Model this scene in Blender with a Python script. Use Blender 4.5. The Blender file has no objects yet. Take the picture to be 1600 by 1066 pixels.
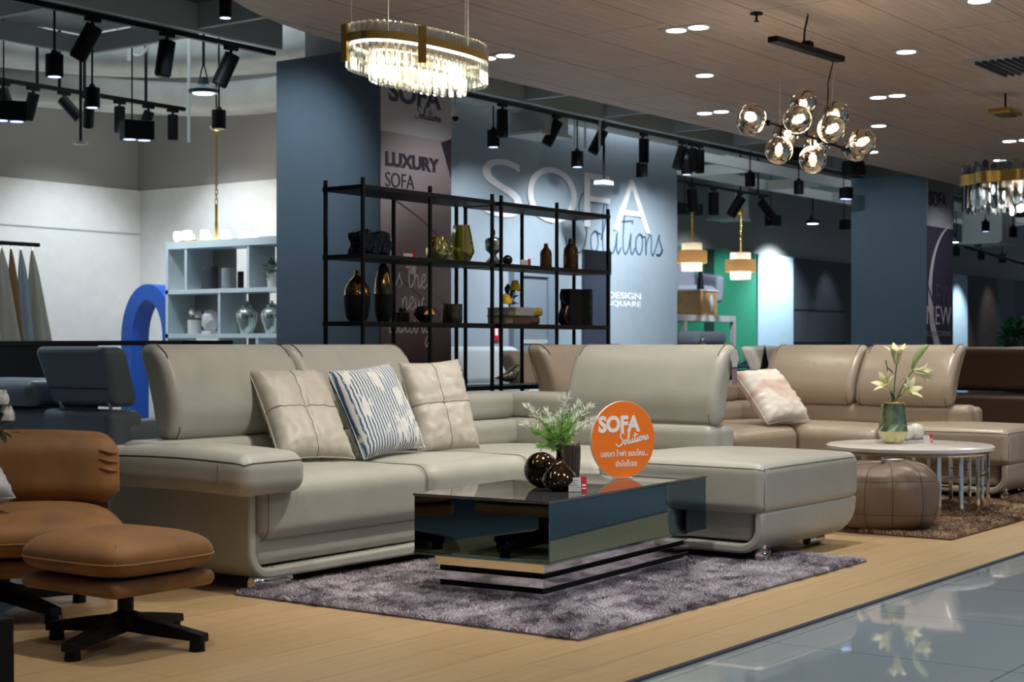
import bpy, bmesh, math, random
from mathutils import Vector, Matrix
random.seed(7)
scene = bpy.context.scene
C = scene.collection
PI = math.pi
# ------------------------------------------------------------------ camera, world, exposure
YAW = math.radians(36.1)
cs, sn = math.cos(YAW), math.sin(YAW)
F = 2444.0
HOR = 540.0
cam_d = bpy.data.cameras.new('camera'); cam = bpy.data.objects.new('camera', cam_d); C.objects.link(cam)
cam.location = (0, 0, 1.0)
cam.rotation_euler = (PI/2, 0, YAW - PI/2)
cam_d.sensor_width = 36.0; cam_d.lens = 36.0*F/1600.0
cam_d.shift_y = (HOR-533.0)/1600.0
cam_d.clip_end = 200
cam_d.dof.use_dof = True; cam_d.dof.focus_distance = 6.6; cam_d.dof.aperture_fstop = 5.6
scene.camera = cam
world = bpy.data.worlds.new('world'); scene.world = world; world.use_nodes = True
bg = world.node_tree.nodes['Background']
bg.inputs['Color'].default_value = (0.50, 0.68, 0.90, 1); bg.inputs['Strength'].default_value = 0.2
vs = scene.view_settings
vs.view_transform = 'Standard'; vs.look = 'None'; vs.exposure = 0.9; vs.gamma = 1.0; vs.use_curve_mapping = False

def lamp(name, kind, loc, energy, color=(1, 1, 1), target=None, **kw):
    l = bpy.data.lights.new(name, kind); l.energy = energy; l.color = color
    for k, v in kw.items(): setattr(l, k, v)
    o = bpy.data.objects.new(name, l); C.objects.link(o); o.location = loc
    if target is not None:
        o.rotation_euler = (Vector(target)-Vector(loc)).to_track_quat('-Z', 'Y').to_euler()
    return o
def spot(name, loc, target, energy, color=(1, 1, 1), size=60, blend=.6, r=.05):
    return lamp(name, 'SPOT', loc, energy, color, target, spot_size=math.radians(size), spot_blend=blend, shadow_soft_size=r)
WARM = (1.0, .86, .68); NEUT = (1.0, .95, .87); COOL = (.82, .92, 1.0)
# downlights of the wood ceiling (positions on the ceiling; discs are built with the ceiling, added fills have none)
def Wp(px, py, d):
    lat = (px-800)/F*d
    return Vector((d*cs+lat*sn, d*sn-lat*cs, 1-(py-HOR)/F*d))
def onX(px, py, X):
    r = (px-800)/F; return Wp(px, py, X/(cs+r*sn))
def onY(px, py, Y):
    r = (px-800)/F; return Wp(px, py, Y/(sn-r*cs))
def onZ(px, py, z):
    return Wp(px, py, (z-1)*F/(HOR-py))
ZC = 3.0
# energies for the spots under the wood ceiling
DL = [ # x, y, energy, aim dx, dy
    (5.4, 3.3, 185, .1, .8), (7.0, 3.25, 135, -.2, .8), (5.4, 4.9, 50, .1, .2), (7.0, 4.1, 85, .1, .3), (7.0, 5.66, 40, 0, -.1), (3.8, 4.1, 90, .0, .1),
    (3.8, 2.9, 70, 0, .3), (8.6, 4.87, 90, .4, 0), (8.6, 3.2, 130, .2, .2), (10.17, 4.09, 160, .2, .2), (10.18, 5.66, 60, .2, .2), (11.88, 4.94, 60, 0, 0),
    (2.3, 3.4, 40, 0, .2), (7.9, 5.1, 55, .1, 1.3), (5.0, 1.6, 62, .9, 2.1), (8.9, 1.5, 60, .5, 2.2), (12.0, 1.5, 60, .3, 1.6), (11.8, 3.3, 60, 0, 0), (13.4, 4.1, 50, 0, 0)]  # spots towards the rack and the sofa fronts are added fill, without fixtures
for i, (x, y, e, dx, dy) in enumerate(DL):
    spot('downlight_and_fill_beam', (x, y, ZC-.05), (x+dx, y+dy, 0), e*.56, NEUT, 80, .9, .05)
# spots of the aisle and of the shop behind the camera
for x, y, e in ((-1.0, .2, 160), (2.5, .4, 200), (6.0, .6, 200), (9.5, .8, 200), (13.5, 1.0, 180), (18, 1.0, 150), (3, -2.5, 160), (8, -2.5, 160), (13, -2.5, 120)):
    spot('aisle_beam', (x, y, 2.96), (x, y-.1, 0), e*.95, COOL, 130, 1, .1)
# track light beams, plus added fills for the opposite wall and near banner
for p, t, e, s in [((1.0, -2.5, 2.9), (4.1, -5.0, 1.2), 160, 80), ((6.5, -2.5, 2.9), (9.2, -5.0, 1.2), 480, 90), ((12.5, -2.5, 2.9), (14.5, -5.0, 1.2), 160, 90),  # unseen spots added to brighten the opposite wall for the mirror
                   ((5.0, 12.0, 3.2), (5.5, 14.0, 1.7), 150, 80), ((8.0, 12.2, 3.2), (8.4, 14.0, 1.7), 240, 80), ((10.8, 12.4, 3.2), (10.9, 14.0, 1.4), 70, 85),
                   ((10.6, 12.5, 3.2), (12.0, 12.4, 1.4), 60, 90), ((9.2, 11.2, 3.2), (10.4, 10.8, 1.0), 80, 70),
                   ((11.6, 8.0, 3.1), (12.2, 9.28, .5), 95, 100), ((13.0, 8.0, 3.1), (13.5, 9.28, .5), 125, 100), ((14.4, 8.0, 3.1), (15.5, 9.28, .7), 190, 95),
                   ((24.2, 12.4, 3.3), (24.8, 14.0, 1.2), 120, 90), ((26.0, 12.6, 3.3), (26.2, 14.0, 1.2), 110, 80), ((28.0, 13.1, 3.3), (28.1, 14.0, .9), 330, 110), ((20.6, 10.4, 3.3), (21.2, 11.9, 1.4), 130, 80),
                   ((30.3, 13.2, 3.3), (30.6, 14.0, 1.4), 60, 55), ((32.6, 13.2, 3.3), (32.9, 14.0, 1.4), 60, 55), ((14.6, 11.2, 3.2), (15.0, 11.8, 1.5), 100, 60), ((37.9, 13.0, 3.3), (38.2, 14.0, 1.0), 260, 60), ((40.2, 13.2, 3.3), (40.6, 14.0, 1.2), 80, 60),
                   ((7.3, 8.3, 3.2), (8.7, 8.5, 2.2), 55, 70), ((9.3, 6.3, 2.95), (9.2, 7.55, 1.4), 26, 85), ((16.6, 7.9, 3.2), (19.2, 8.0, 1.9), 50, 60), ((19.4, 6.0, 2.95), (19.7, 7.5, 1.6), 40, 80),  # includes a spot added under the wood ceiling to brighten the near banner
                   ((5.2, 8.6, 3.4), (5.9, 7.6, .6), 60, 70), ((7.6, 9.4, 3.4), (6.9, 8.2, .8), 40, 80), ((12.8, 6.2, 3.2), (11.4, 7.4, .7), 50, 80)]:
    spot('track_and_fill_beam', p, t, e, COOL, s, .8, .05)

for x, y, w in ((5.0, 11.0, 3.5), (9.5, 10.6, 3.0), (14.5, 8.4, 1.0), (17.0, 9.0, 3.0), (23.0, 9.0, 4.0), (30.0, 9.0, 4.0), (2.0, 8.0, 3.0)):
    lamp('ambient_fill', 'AREA', (x, y, 4.5), 36, COOL, (x, y, 0), shape='SQUARE', size=w)  # soft area lights added under the slab as ambient fill, no fixture
# ------------------------------------------------------------------ helpers
def tag(o, label=None, cat=None, group=None, kind=None):
    if label: o['label'] = label
    if cat: o['category'] = cat
    if group: o['group'] = group
    if kind: o['kind'] = kind
    return o
def thing(name, label, cat, loc=(0, 0, 0), rotz=0.0, group=None):
    o = bpy.data.objects.new(name, None); C.objects.link(o)
    o.location = loc; o.rotation_euler = (0, 0, rotz); o.empty_display_size = .1
    return tag(o, label, cat, group)
def offs(o):
    v = Vector((0, 0, 0))
    while o is not None:
        v += o.location; o = o.parent
    return v
def copy_tree(o, parent=None):
    c = o.copy(); C.objects.link(c)
    if parent is not None: c.parent = parent
    for ch in list(o.children): copy_tree(ch, c)
    return c
def link(name, me, mat, parent=None):
    o = bpy.data.objects.new(name, me); C.objects.link(o)
    if mat is not None and not me.materials: me.materials.append(mat)
    if parent is not None: o.parent = parent
    return o
def catmull(pts, n=6, closed=False):
    P = [Vector(p) for p in pts]; out = []
    m = len(P); rng = range(m if closed else m-1)
    for i in rng:
        if closed: p0, p1, p2, p3 = P[(i-1) % m], P[i], P[(i+1) % m], P[(i+2) % m]
        else: p0, p1, p2, p3 = P[max(i-1, 0)], P[i], P[i+1], P[min(i+2, m-1)]
        for k in range(n):
            t = k/n; t2 = t*t; t3 = t2*t
            out.append(.5*((2*p1)+(-p0+p2)*t+(2*p0-5*p1+4*p2-p3)*t2+(-p0+3*p1-3*p2+p3)*t3))
    if not closed: out.append(P[-1])
    return out
class MB:
    def __init__(s): s.v = []; s.f = []
    def add(s, vs_, fs):
        b = len(s.v); s.v += [Vector(p) for p in vs_]; s.f += [tuple(b+i for i in f) for f in fs]; return s
    def box(s, x0, x1, y0, y1, z0, z1):
        v = [(x, y, z) for z in (z0, z1) for y in (y0, y1) for x in (x0, x1)]
        return s.add(v, [(0, 2, 3, 1), (4, 5, 7, 6), (0, 1, 5, 4), (2, 6, 7, 3), (0, 4, 6, 2), (1, 3, 7, 5)])
    def rbox(s, x0, x1, y0, y1, z0, z1, r=.05, k=4, m=5, fn=None, crown=0, crown_x=None):
        c = Vector(((x0+x1)/2, (y0+y1)/2, (z0+z1)/2)); h = Vector(((x1-x0)/2, (y1-y0)/2, (z1-z0)/2))
        r = min(r, h.x*.999, h.y*.999, h.z*.999)
        def ax(hh):
            i = hh-r; L = [-(i+r*math.tan(math.radians(45*(k-j)/k))) for j in range(k)]
            L += [-i+2*i*j/m for j in range(m+1)]
            L += [i+r*math.tan(math.radians(45*(j+1)/k)) for j in range(k)]
            return L
        A = [ax(h.x), ax(h.y), ax(h.z)]; idx = {}; vs_ = []; fs = []
        def pt(key, p):
            if key in idx: return idx[key]
            q = Vector((max(-h.x+r, min(h.x-r, p.x)), max(-h.y+r, min(h.y-r, p.y)), max(-h.z+r, min(h.z-r, p.z))))
            d = p-q
            q = q + d.normalized()*r if d.length > 1e-9 else q
            if crown and p.z > 0:
                q.z += crown*(1-(q.x/h.x)**2)**.6*(1-(q.y/h.y)**2)**.6 if abs(q.x) < h.x and abs(q.y) < h.y else 0
            q = q+c
            if fn: q = Vector(fn(q.x, q.y, q.z))
            idx[key] = len(vs_); vs_.append(q); return idx[key]
        N = [len(a) for a in A]
        for a in range(3):
            b, d_ = (a+1) % 3, (a+2) % 3
            for side in (0, N[a]-1):
                for i in range(N[b]-1):
                    for j in range(N[d_]-1):
                        q = []
                        for (ii, jj) in ((i, j), (i+1, j), (i+1, j+1), (i, j+1)):
                            key = [0, 0, 0]; key[a] = side; key[b] = ii; key[d_] = jj
                            p = Vector((A[0][key[0]], A[1][key[1]], A[2][key[2]]))
                            q.append(pt(tuple(key), p))
                        if side == 0: q.reverse()
                        fs.append(tuple(q))
        return s.add(vs_, fs)
    def rloop(s, x0, x1, y0, y1, z0, z1, r, tube_r=.003, fn=None, crown=0, deg=32, off=.0012, n=14, part=None):
        c = Vector(((x0+x1)/2, (y0+y1)/2, (z0+z1)/2)); h = Vector(((x1-x0)/2, (y1-y0)/2, (z1-z0)/2)); r = min(r, h.x*.999, h.y*.999, h.z*.999)
        per = [(-h.x+2*h.x*i/n, -h.y) for i in range(n)]+[(h.x, -h.y+2*h.y*i/n) for i in range(n)]+[(h.x-2*h.x*i/n, h.y) for i in range(n)]+[(-h.x, h.y-2*h.y*i/n) for i in range(n)]
        per2 = []
        for i, (a, b) in enumerate(per):
            per2.append((a, b))
            if i % n == 0:
                q = .5*r; pa = per[(i+1) % len(per)]
                d = Vector((pa[0]-a, pa[1]-b)).normalized()*q; per2.append((a+d.x, b+d.y))
            if i % n == n-1:
                pa = per[(i+1) % len(per)]; d = Vector((pa[0]-a, pa[1]-b)).normalized()*(.5*r); per2.append((pa[0]-d.x, pa[1]-d.y))
        pts = []
        for a, b in per2:
            p = Vector((a, b, h.z-r+r*math.tan(math.radians(deg))))
            q = Vector((max(-h.x+r, min(h.x-r, p.x)), max(-h.y+r, min(h.y-r, p.y)), max(-h.z+r, min(h.z-r, p.z))))
            d = (p-q).normalized(); q = q+d*(r+off)
            if crown: q.z += crown*max(0, 1-(q.x/h.x)**2)**.6*max(0, 1-(q.y/h.y)**2)**.6 if abs(q.x) < h.x and abs(q.y) < h.y else 0
            q += c
            pts.append(Vector(fn(*q)) if fn else q)
        return s.tube(pts, tube_r, 6, closed=True)
    def tube(s, pts, r, n=8, closed=False, cap=True, flat=None):
        P = [Vector(p) for p in pts]; m = len(P); rings = []; fs = []; vs_ = []
        prev = None
        for i, p in enumerate(P):
            if closed: t = P[(i+1) % m]-P[(i-1) % m]
            else: t = P[min(i+1, m-1)]-P[max(i-1, 0)]
            if t.length < 1e-9: t = Vector((0, 0, 1))
            t.normalize()
            if prev is None:
                u = t.cross(Vector((0, 0, 1)));
                if u.length < 1e-3: u = t.cross(Vector((1, 0, 0)))
            else: u = prev-t*prev.dot(t)
            if u.length < 1e-6: u = t.orthogonal()
            u.normalize(); prev = u; w = t.cross(u)
            rr = r[i] if isinstance(r, (list, tuple)) else r
            for k in range(n):
                a = 2*PI*k/n; vs_.append(p+(u*math.cos(a)+w*math.sin(a))*rr)
        L = m if closed else m-1
        for i in range(L):
            for k in range(n):
                a = i*n+k; b = i*n+(k+1) % n; c = ((i+1) % m)*n+(k+1) % n; d = ((i+1) % m)*n+k
                fs.append((a, b, c, d))
        if cap and not closed:
            fs.append(tuple(reversed(range(n)))); fs.append(tuple(range((m-1)*n, m*n)))
        return s.add(vs_, fs)
    def cyl(s, p0, p1, r0, r1=None, n=16): return s.tube([p0, p1], [r0, r0 if r1 is None else r1], n)
    def lathe(s, prof, c=(0, 0, 0), n=24, fn=None, closed_top=False, closed_bot=False):
        c = Vector(c); vs_ = []; fs = []
        for (r, z) in prof:
            for k in range(n):
                a = 2*PI*k/n; q = Vector((r*math.cos(a), r*math.sin(a), z))
                if fn: q = Vector(fn(q, a))
                vs_.append(c+q)
        m = len(prof)
        for i in range(m-1):
            for k in range(n): fs.append((i*n+k, i*n+(k+1) % n, (i+1)*n+(k+1) % n, (i+1)*n+k))
        if closed_bot: fs.append(tuple(reversed(range(n))))
        if closed_top: fs.append(tuple(range((m-1)*n, m*n)))
        return s.add(vs_, fs)
    def sphere(s, c, r, n=20, m=12, sc=(1, 1, 1)):
        pr = [(r*max(math.sin(PI*i/m), 1e-4), -r*math.cos(PI*i/m)) for i in range(m+1)]
        return s.lathe(pr, c, n, lambda q, a: (q.x*sc[0], q.y*sc[1], q.z*sc[2]))
    def prism(s, poly, fn0, fn1):
        n = len(poly); v = [fn0(*p) for p in poly]+[fn1(*p) for p in poly]
        fs = [tuple(reversed(range(n))), tuple(range(n, 2*n))]+[(i, (i+1) % n, n+(i+1) % n, n+i) for i in range(n)]
        return s.add(v, fs)
    def build(s, name, mat, parent=None, world=True, smooth=True, ang=42, bevel=0, bseg=2, subsurf=0, recalc=True):
        o_ = offs(parent) if (world and parent is not None) else Vector((0, 0, 0))
        me = bpy.data.meshes.new(name); me.from_pydata([tuple(v-o_) for v in s.v], [], s.f)
        if recalc:
            bm = bmesh.new(); bm.from_mesh(me); bmesh.ops.recalc_face_normals(bm, faces=bm.faces); bm.to_mesh(me); bm.free()
        if smooth:
            me.polygons.foreach_set('use_smooth', [True]*len(me.polygons))
            if ang < 180: me.set_sharp_from_angle(angle=math.radians(ang))
        me.update()
        o = link(name, me, mat, parent)
        if bevel:
            b = o.modifiers.new('bevel', 'BEVEL'); b.width = bevel; b.segments = bseg; b.limit_method = 'ANGLE'
        if subsurf:
            b = o.modifiers.new('sub', 'SUBSURF'); b.levels = subsurf; b.render_levels = subsurf
        return o
def hem(o):  # a root's mesh data origin helper
    return o

# ------------------------------------------------------------------ materials
def nodes(name):
    m = bpy.data.materials.new(name); m.use_nodes = True; nt = m.node_tree
    return m, nt, nt.nodes['Principled BSDF']
def N(nt, t, **kw):
    n = nt.nodes.new(t)
    for k, v in kw.items():
        if k in n.inputs: n.inputs[k].default_value = v
        else: setattr(n, k, v)
    return n
def lk(nt, a, b): nt.links.new(a, b)
def mat(name, col, rough=.5, metal=0, spec=.5, emit=None, es=0, trans=0, ior=1.45, var=0, vscale=8, bump=0, bscale=60, coat=0, alpha=1, sheen=0):
    m, nt, b = nodes(name)
    b.inputs['Base Color'].default_value = (*col, 1); b.inputs['Roughness'].default_value = rough
    b.inputs['Metallic'].default_value = metal; b.inputs['Specular IOR Level'].default_value = spec
    b.inputs['IOR'].default_value = ior; b.inputs['Transmission Weight'].default_value = trans
    b.inputs['Coat Weight'].default_value = coat; b.inputs['Alpha'].default_value = alpha
    b.inputs['Sheen Weight'].default_value = sheen
    if emit: b.inputs['Emission Color'].default_value = (*emit, 1); b.inputs['Emission Strength'].default_value = es
    tc = N(nt, 'ShaderNodeTexCoord')
    ns = N(nt, 'ShaderNodeTexNoise', Scale=vscale, Detail=4.0); lk(nt, tc.outputs['Object'], ns.inputs['Vector'])
    r = N(nt, 'ShaderNodeValToRGB'); v = max(var, .03)
    r.color_ramp.elements[0].position = .3; r.color_ramp.elements[1].position = .7
    r.color_ramp.elements[0].color = (*[max(c*(1-v), 0) for c in col], 1); r.color_ramp.elements[1].color = (*[min(c*(1+v), 1) for c in col], 1)
    lk(nt, ns.outputs['Fac'], r.inputs['Fac']); lk(nt, r.outputs['Color'], b.inputs['Base Color'])
    if bump:
        n2 = N(nt, 'ShaderNodeTexNoise', Scale=bscale, Detail=3.0); lk(nt, tc.outputs['Object'], n2.inputs['Vector'])
        bp = N(nt, 'ShaderNodeBump', Strength=bump, Distance=.01); lk(nt, n2.outputs['Fac'], bp.inputs['Height']); lk(nt, bp.outputs['Normal'], b.inputs['Normal'])
    return m
def leather(name, col, rough=.42, fold=.25, var=.05):
    m, nt, b = nodes(name)
    tc = N(nt, 'ShaderNodeTexCoord')
    v = N(nt, 'ShaderNodeTexVoronoi', Scale=260.0); lk(nt, tc.outputs['Object'], v.inputs['Vector'])
    n = N(nt, 'ShaderNodeTexNoise', Scale=5.0, Detail=3.0, Distortion=.6); lk(nt, tc.outputs['Object'], n.inputs['Vector'])
    r = N(nt, 'ShaderNodeValToRGB'); r.color_ramp.elements[0].position = .3; r.color_ramp.elements[1].position = .7
    r.color_ramp.elements[0].color = (*[c*(1-var) for c in col], 1); r.color_ramp.elements[1].color = (*[min(1, c*(1+var)) for c in col], 1)
    lk(nt, n.outputs['Fac'], r.inputs['Fac']); lk(nt, r.outputs['Color'], b.inputs['Base Color'])
    b1 = N(nt, 'ShaderNodeBump', Strength=.12, Distance=.002); lk(nt, v.outputs['Distance'], b1.inputs['Height'])
    b2 = N(nt, 'ShaderNodeBump', Strength=fold, Distance=.03); lk(nt, n.outputs['Fac'], b2.inputs['Height']); lk(nt, b1.outputs['Normal'], b2.inputs['Normal'])
    lk(nt, b2.outputs['Normal'], b.inputs['Normal'])
    b.inputs['Roughness'].default_value = rough; b.inputs['Specular IOR Level'].default_value = .5
    return m
def emis(name, col, s):
    m, nt, b = nodes(name); nt.nodes.remove(b)
    e = N(nt, 'ShaderNodeEmission'); e.inputs['Color'].default_value = (*col, 1); e.inputs['Strength'].default_value = s
    lk(nt, e.outputs[0], nt.nodes['Material Output'].inputs[0]); return m
def tinted_glass(name, tint, gl=(1, 1, 1), fac=.25, rough=.02, grazing=.9):
    m, nt, b = nodes(name); nt.nodes.remove(b)
    t = N(nt, 'ShaderNodeBsdfTransparent'); t.inputs['Color'].default_value = (*tint, 1)
    g = N(nt, 'ShaderNodeBsdfGlossy'); g.inputs['Color'].default_value = (*gl, 1); g.inputs['Roughness'].default_value = rough
    lw = N(nt, 'ShaderNodeLayerWeight', Blend=.35)
    mr = N(nt, 'ShaderNodeMapRange'); mr.inputs['To Min'].default_value = fac; mr.inputs['To Max'].default_value = grazing
    lk(nt, lw.outputs['Facing'], mr.inputs['Value'])
    mx = N(nt, 'ShaderNodeMixShader'); lk(nt, mr.outputs['Result'], mx.inputs[0]); lk(nt, t.outputs[0], mx.inputs[1]); lk(nt, g.outputs[0], mx.inputs[2])
    lk(nt, mx.outputs[0], nt.nodes['Material Output'].inputs[0]); return m
def wood_planks(name, c1, c2, c3, plank_w, plank_l, rough, gap=.0015, grain=(1.2, 22, 1), mortar=(.05, .04, .03), noise=.5):
    m, nt, b = nodes(name); tc = N(nt, 'ShaderNodeTexCoord')
    br = N(nt, 'ShaderNodeTexBrick'); br.inputs['Scale'].default_value = 1.0; br.inputs['Brick Width'].default_value = plank_l
    br.inputs['Row Height'].default_value = plank_w; br.inputs['Mortar Size'].default_value = gap; br.inputs['Color1'].default_value = (*c1, 1)
    br.inputs['Color2'].default_value = (*c2, 1); br.inputs['Mortar'].default_value = (*mortar, 1); br.inputs['Bias'].default_value = 0
    lk(nt, tc.outputs['Object'], br.inputs['Vector'])
    mp = N(nt, 'ShaderNodeMapping'); mp.inputs['Scale'].default_value = grain; lk(nt, tc.outputs['Object'], mp.inputs['Vector'])
    n = N(nt, 'ShaderNodeTexNoise', Scale=2.0, Detail=6.0, Roughness=.65, Distortion=.4); lk(nt, mp.outputs['Vector'], n.inputs['Vector'])
    r = N(nt, 'ShaderNodeValToRGB'); r.color_ramp.elements[0].position = .32; r.color_ramp.elements[1].position = .68
    r.color_ramp.elements[0].color = (*c3, 1); r.color_ramp.elements[1].color = (1, 1, 1, 1); lk(nt, n.outputs['Fac'], r.inputs['Fac'])
    mx = N(nt, 'ShaderNodeMix', data_type='RGBA', blend_type='MULTIPLY'); mx.inputs[0].default_value = noise
    lk(nt, br.outputs['Color'], mx.inputs[6]); lk(nt, r.outputs['Color'], mx.inputs[7]); lk(nt, mx.outputs[2], b.inputs['Base Color'])
    b.inputs['Roughness'].default_value = rough
    return m
M = {}
M['wood_floor'] = wood_planks('oak_floor', (.50, .345, .18), (.46, .315, .16), (.62, .55, .45), .19, 1.6, .42, .0012)
M['wood_ceiling'] = wood_planks('ceiling_wood', (.66, .515, .42), (.62, .48, .39), (.62, .57, .54), .62, 2.4, .6, .004, (.8, 16, 1), (.10, .08, .07), .75)
def tile_mat():
    m, nt, b = nodes('polished_tile'); tc = N(nt, 'ShaderNodeTexCoord')
    br = N(nt, 'ShaderNodeTexBrick'); br.offset = 0; br.inputs['Scale'].default_value = 1; br.inputs['Brick Width'].default_value = .8; br.inputs['Row Height'].default_value = .8
    br.inputs['Mortar Size'].default_value = .0025; br.inputs['Color1'].default_value = (.30, .335, .35, 1); br.inputs['Color2'].default_value = (.295, .33, .345, 1)
    br.inputs['Mortar'].default_value = (.08, .09, .10, 1); lk(nt, tc.outputs['Object'], br.inputs['Vector']); lk(nt, br.outputs['Color'], b.inputs['Base Color'])
    b.inputs['Roughness'].default_value = .03; b.inputs['Specular IOR Level'].default_value = .7; b.inputs['IOR'].default_value = 1.9
    return m
M['tile'] = tile_mat()
M['paint_white'] = mat('white_wall_paint', (.80, .79, .755), .6, var=.02)
M['concrete'] = mat('grey_concrete', (.30, .30, .285), .85, var=.15, vscale=1.5, bump=.1, bscale=8)
M['concrete_up'] = mat('grey_upper_wall', (.36, .35, .33), .85, var=.06, vscale=.8)
M['slate'] = mat('blue_grey_column_paint', (.085, .125, .165), .7, var=.03)
M['wall_blue'] = mat('pale_blue_wall_paint', (.32, .375, .42), .65, var=.02)
M['green'] = mat('green_wall_paint', (.02, .22, .12), .6)
M['green_dark'] = mat('dark_green_wall', (.005, .03, .02), .6)
M['charcoal'] = mat('charcoal_wall_cladding', (.035, .04, .05), .6, var=.1)
M['brown_slat'] = mat('dark_brown_curtain', (.035, .018, .010), .7, var=.3, vscale=5)
M['pale_panel'] = mat('pale_blue_panel', (.40, .55, .65), .6)
M['black'] = mat('black_metal', (.005, .005, .007), .45, metal=0, spec=.25)
M['black_matte'] = mat('matte_black', (.005, .005, .006), .6, spec=.25)
M['track_black'] = mat('black_lamp_paint', (.004, .004, .005), .55, spec=.2)
M['grid_grey'] = mat('grey_grid_steel', (.42, .45, .44), .6)
M['duct'] = mat('pale_duct_wrap', (.44, .46, .435), .55, var=.15, vscale=3, bump=.3, bscale=6)
M['pipe'] = mat('grey_pipe', (.5, .52, .5), .5)
M['chrome'] = mat('chrome', (.8, .8, .8), .08, metal=1, var=.01)
M['brass'] = mat('brass', (.55, .36, .10), .28, metal=1, var=.05)
M['gold'] = mat('gold', (.75, .5, .12), .25, metal=1, var=.05)
M['sofa_grey'] = leather('greige_leather', (.40, .393, .345), .40, .12)
M['sofa_beige'] = leather('taupe_leather', (.385, .315, .24), .32, .18)
M['sofa_blue'] = leather('steel_blue_leather', (.17, .22, .27), .40, .12)
M['sofa_white'] = leather('pale_grey_leather', (.50, .53, .55), .45, .12)
M['sofa_brown'] = leather('dark_brown_leather', (.06, .036, .026), .35, .12)
M['sofa_tan'] = leather('sand_leather', (.45, .34, .24), .35, .12)
M['sofa_green'] = leather('green_fabric', (.03, .18, .10), .7, .12)
M['sofa_navy'] = leather('slate_blue_fabric', (.05, .09, .13), .7, .12)
M['sofa_teal'] = leather('teal_blue_fabric', (.05, .13, .20), .7, .12)
M['seam'] = mat('seam_thread', (.16, .13, .10), .7)
M['seam_dark'] = mat('dark_seam_thread', (.07, .055, .04), .7)
M['cognac'] = mat('cognac_suede', (.24, .105, .026), .62, var=.30, vscale=5, bump=.15, bscale=9, sheen=.1)
M['cognac_seam'] = mat('cognac_thread', (.30, .15, .06), .7)
M['pillow_leather'] = leather('cream_leather', (.47, .44, .375), .42, .12)
M['smoke_mirror'] = mat('smoked_mirror_glass', (.15, .245, .31), .015, metal=1, var=.01)
M['black_glass'] = mat('black_glass_top', (.045, .045, .048), .03, metal=0, spec=1.0, ior=2.2, var=.01)
M['orange'] = mat('orange_board', (1.0, .21, .012), .55, var=.01)
M['white_edge'] = mat('white_board', (.8, .8, .78), .5)
M['white'] = mat('white_lettering', (.94, .93, .92), .6)
M['letter_wall'] = mat('pale_lettering', (.80, .76, .76), .6)
M['letter_blue'] = mat('steel_blue_lettering', (.045, .10, .15), .5)
M['letter_dark'] = mat('dark_plum_lettering', (.035, .02, .03), .6)
M['letter_slate'] = mat('slate_lettering', (.06, .06, .085), .6)
M['letter_script'] = mat('pale_pink_lettering', (.50, .42, .42), .6)
M['red'] = mat('red_print', (.55, .015, .03), .5)
M['grey_print'] = mat('grey_print', (.35, .35, .38), .5)
M['amber'] = mat('amber_glass', (.10, .035, .006), .06, trans=.55, var=.05)
M['bronze'] = mat('bronze_glaze', (.12, .08, .055), .10, metal=1, var=.1)
M['bronze_dark'] = mat('dark_bronze_glaze', (.03, .024, .02), .07, metal=.6, var=.1)
M['greenglass'] = tinted_glass('green_tinted_glass', (.55, .68, .30), (.85, .9, .6), .22, .05)
M['lustre'] = mat('silver_lustre_glass', (.45, .50, .42), .12, metal=.85, var=.4, vscale=30, bump=.6, bscale=40)
M['olive_glass'] = tinted_glass('olive_glass', (.72, .72, .36), (.9, .85, .5), .25, .05)
M['smoke_glass'] = tinted_glass('smoke_glass', (.32, .29, .25), (.85, .79, .70), .42, .02)
M['clear_glass'] = tinted_glass('clear_crystal', (.93, .95, .92), (1, 1, 1), .22, .04, .95)
M['smoke_crystal'] = tinted_glass('smoky_crystal', (.35, .38, .42), (.8, .85, .9), .2, .04, .9)
M['lamp_warm'] = emis('lit_strip', (1.0, .93, .80), 1.5)
M['bulb'] = emis('lit_bulb', (1.0, .88, .70), 9)
M['frost'] = emis('frosted_lit_glass', (1.0, .95, .88), 3)
M['disc'] = emis('lit_downlight', (.93, .97, 1.0), 5)
M['disc_cool'] = emis('lit_cool_lens', (.60, .85, 1.0), 7)
M['disc_blue'] = emis('lit_dim_lens', (.45, .55, 1.0), 1.6)
M['marble'] = mat('white_marble', (.72, .70, .66), .12, var=.08, vscale=6, spec=.6)
M['porcelain'] = mat('white_porcelain', (.62, .60, .55), .2, var=.05)
M['plastic_white'] = mat('white_plastic', (.62, .62, .62), .4)
M['lily'] = mat('cream_lily_petal', (.80, .78, .48), .5, var=.12, vscale=20)
M['leaf'] = mat('green_leaf', (.05, .16, .05), .5, var=.25, vscale=20)
M['leaf_dark'] = mat('dark_leaf', (.015, .045, .03), .5, var=.2)
M['leaf_light'] = mat('fresh_green_needle', (.36, .62, .16), .55, var=.3, vscale=25)
M['leaf_frost'] = mat('frosted_needle', (.92, .97, .88), .6, var=.05)
M['yellow_rose'] = mat('yellow_rose', (.80, .50, .02), .5, var=.2, vscale=60)
M['white_flower'] = mat('white_petal', (.75, .73, .65), .6, var=.1)
M['blue_paint'] = mat('cobalt_blue_paint', (.0, .075, .42), .35)
M['shelf_white'] = mat('white_shelf_laminate', (.54, .62, .66), .4, var=.02)
M['paper'] = mat('page_edges', (.60, .50, .34), .8)
M['book_grey'] = mat('grey_book_cover', (.32, .33, .33), .5)
M['book_gold'] = mat('gold_book_spine', (.62, .42, .08), .3, metal=.7, var=.3, vscale=40)
M['book_brown'] = mat('brown_book_cover', (.09, .045, .03), .5)
M['navy_glass'] = mat('navy_glass', (.001, .003, .012), .12, spec=.35, var=.3, bump=1, bscale=35)
M['door_dark'] = mat('charcoal_door_paint', (.03, .036, .055), .5)
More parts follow.
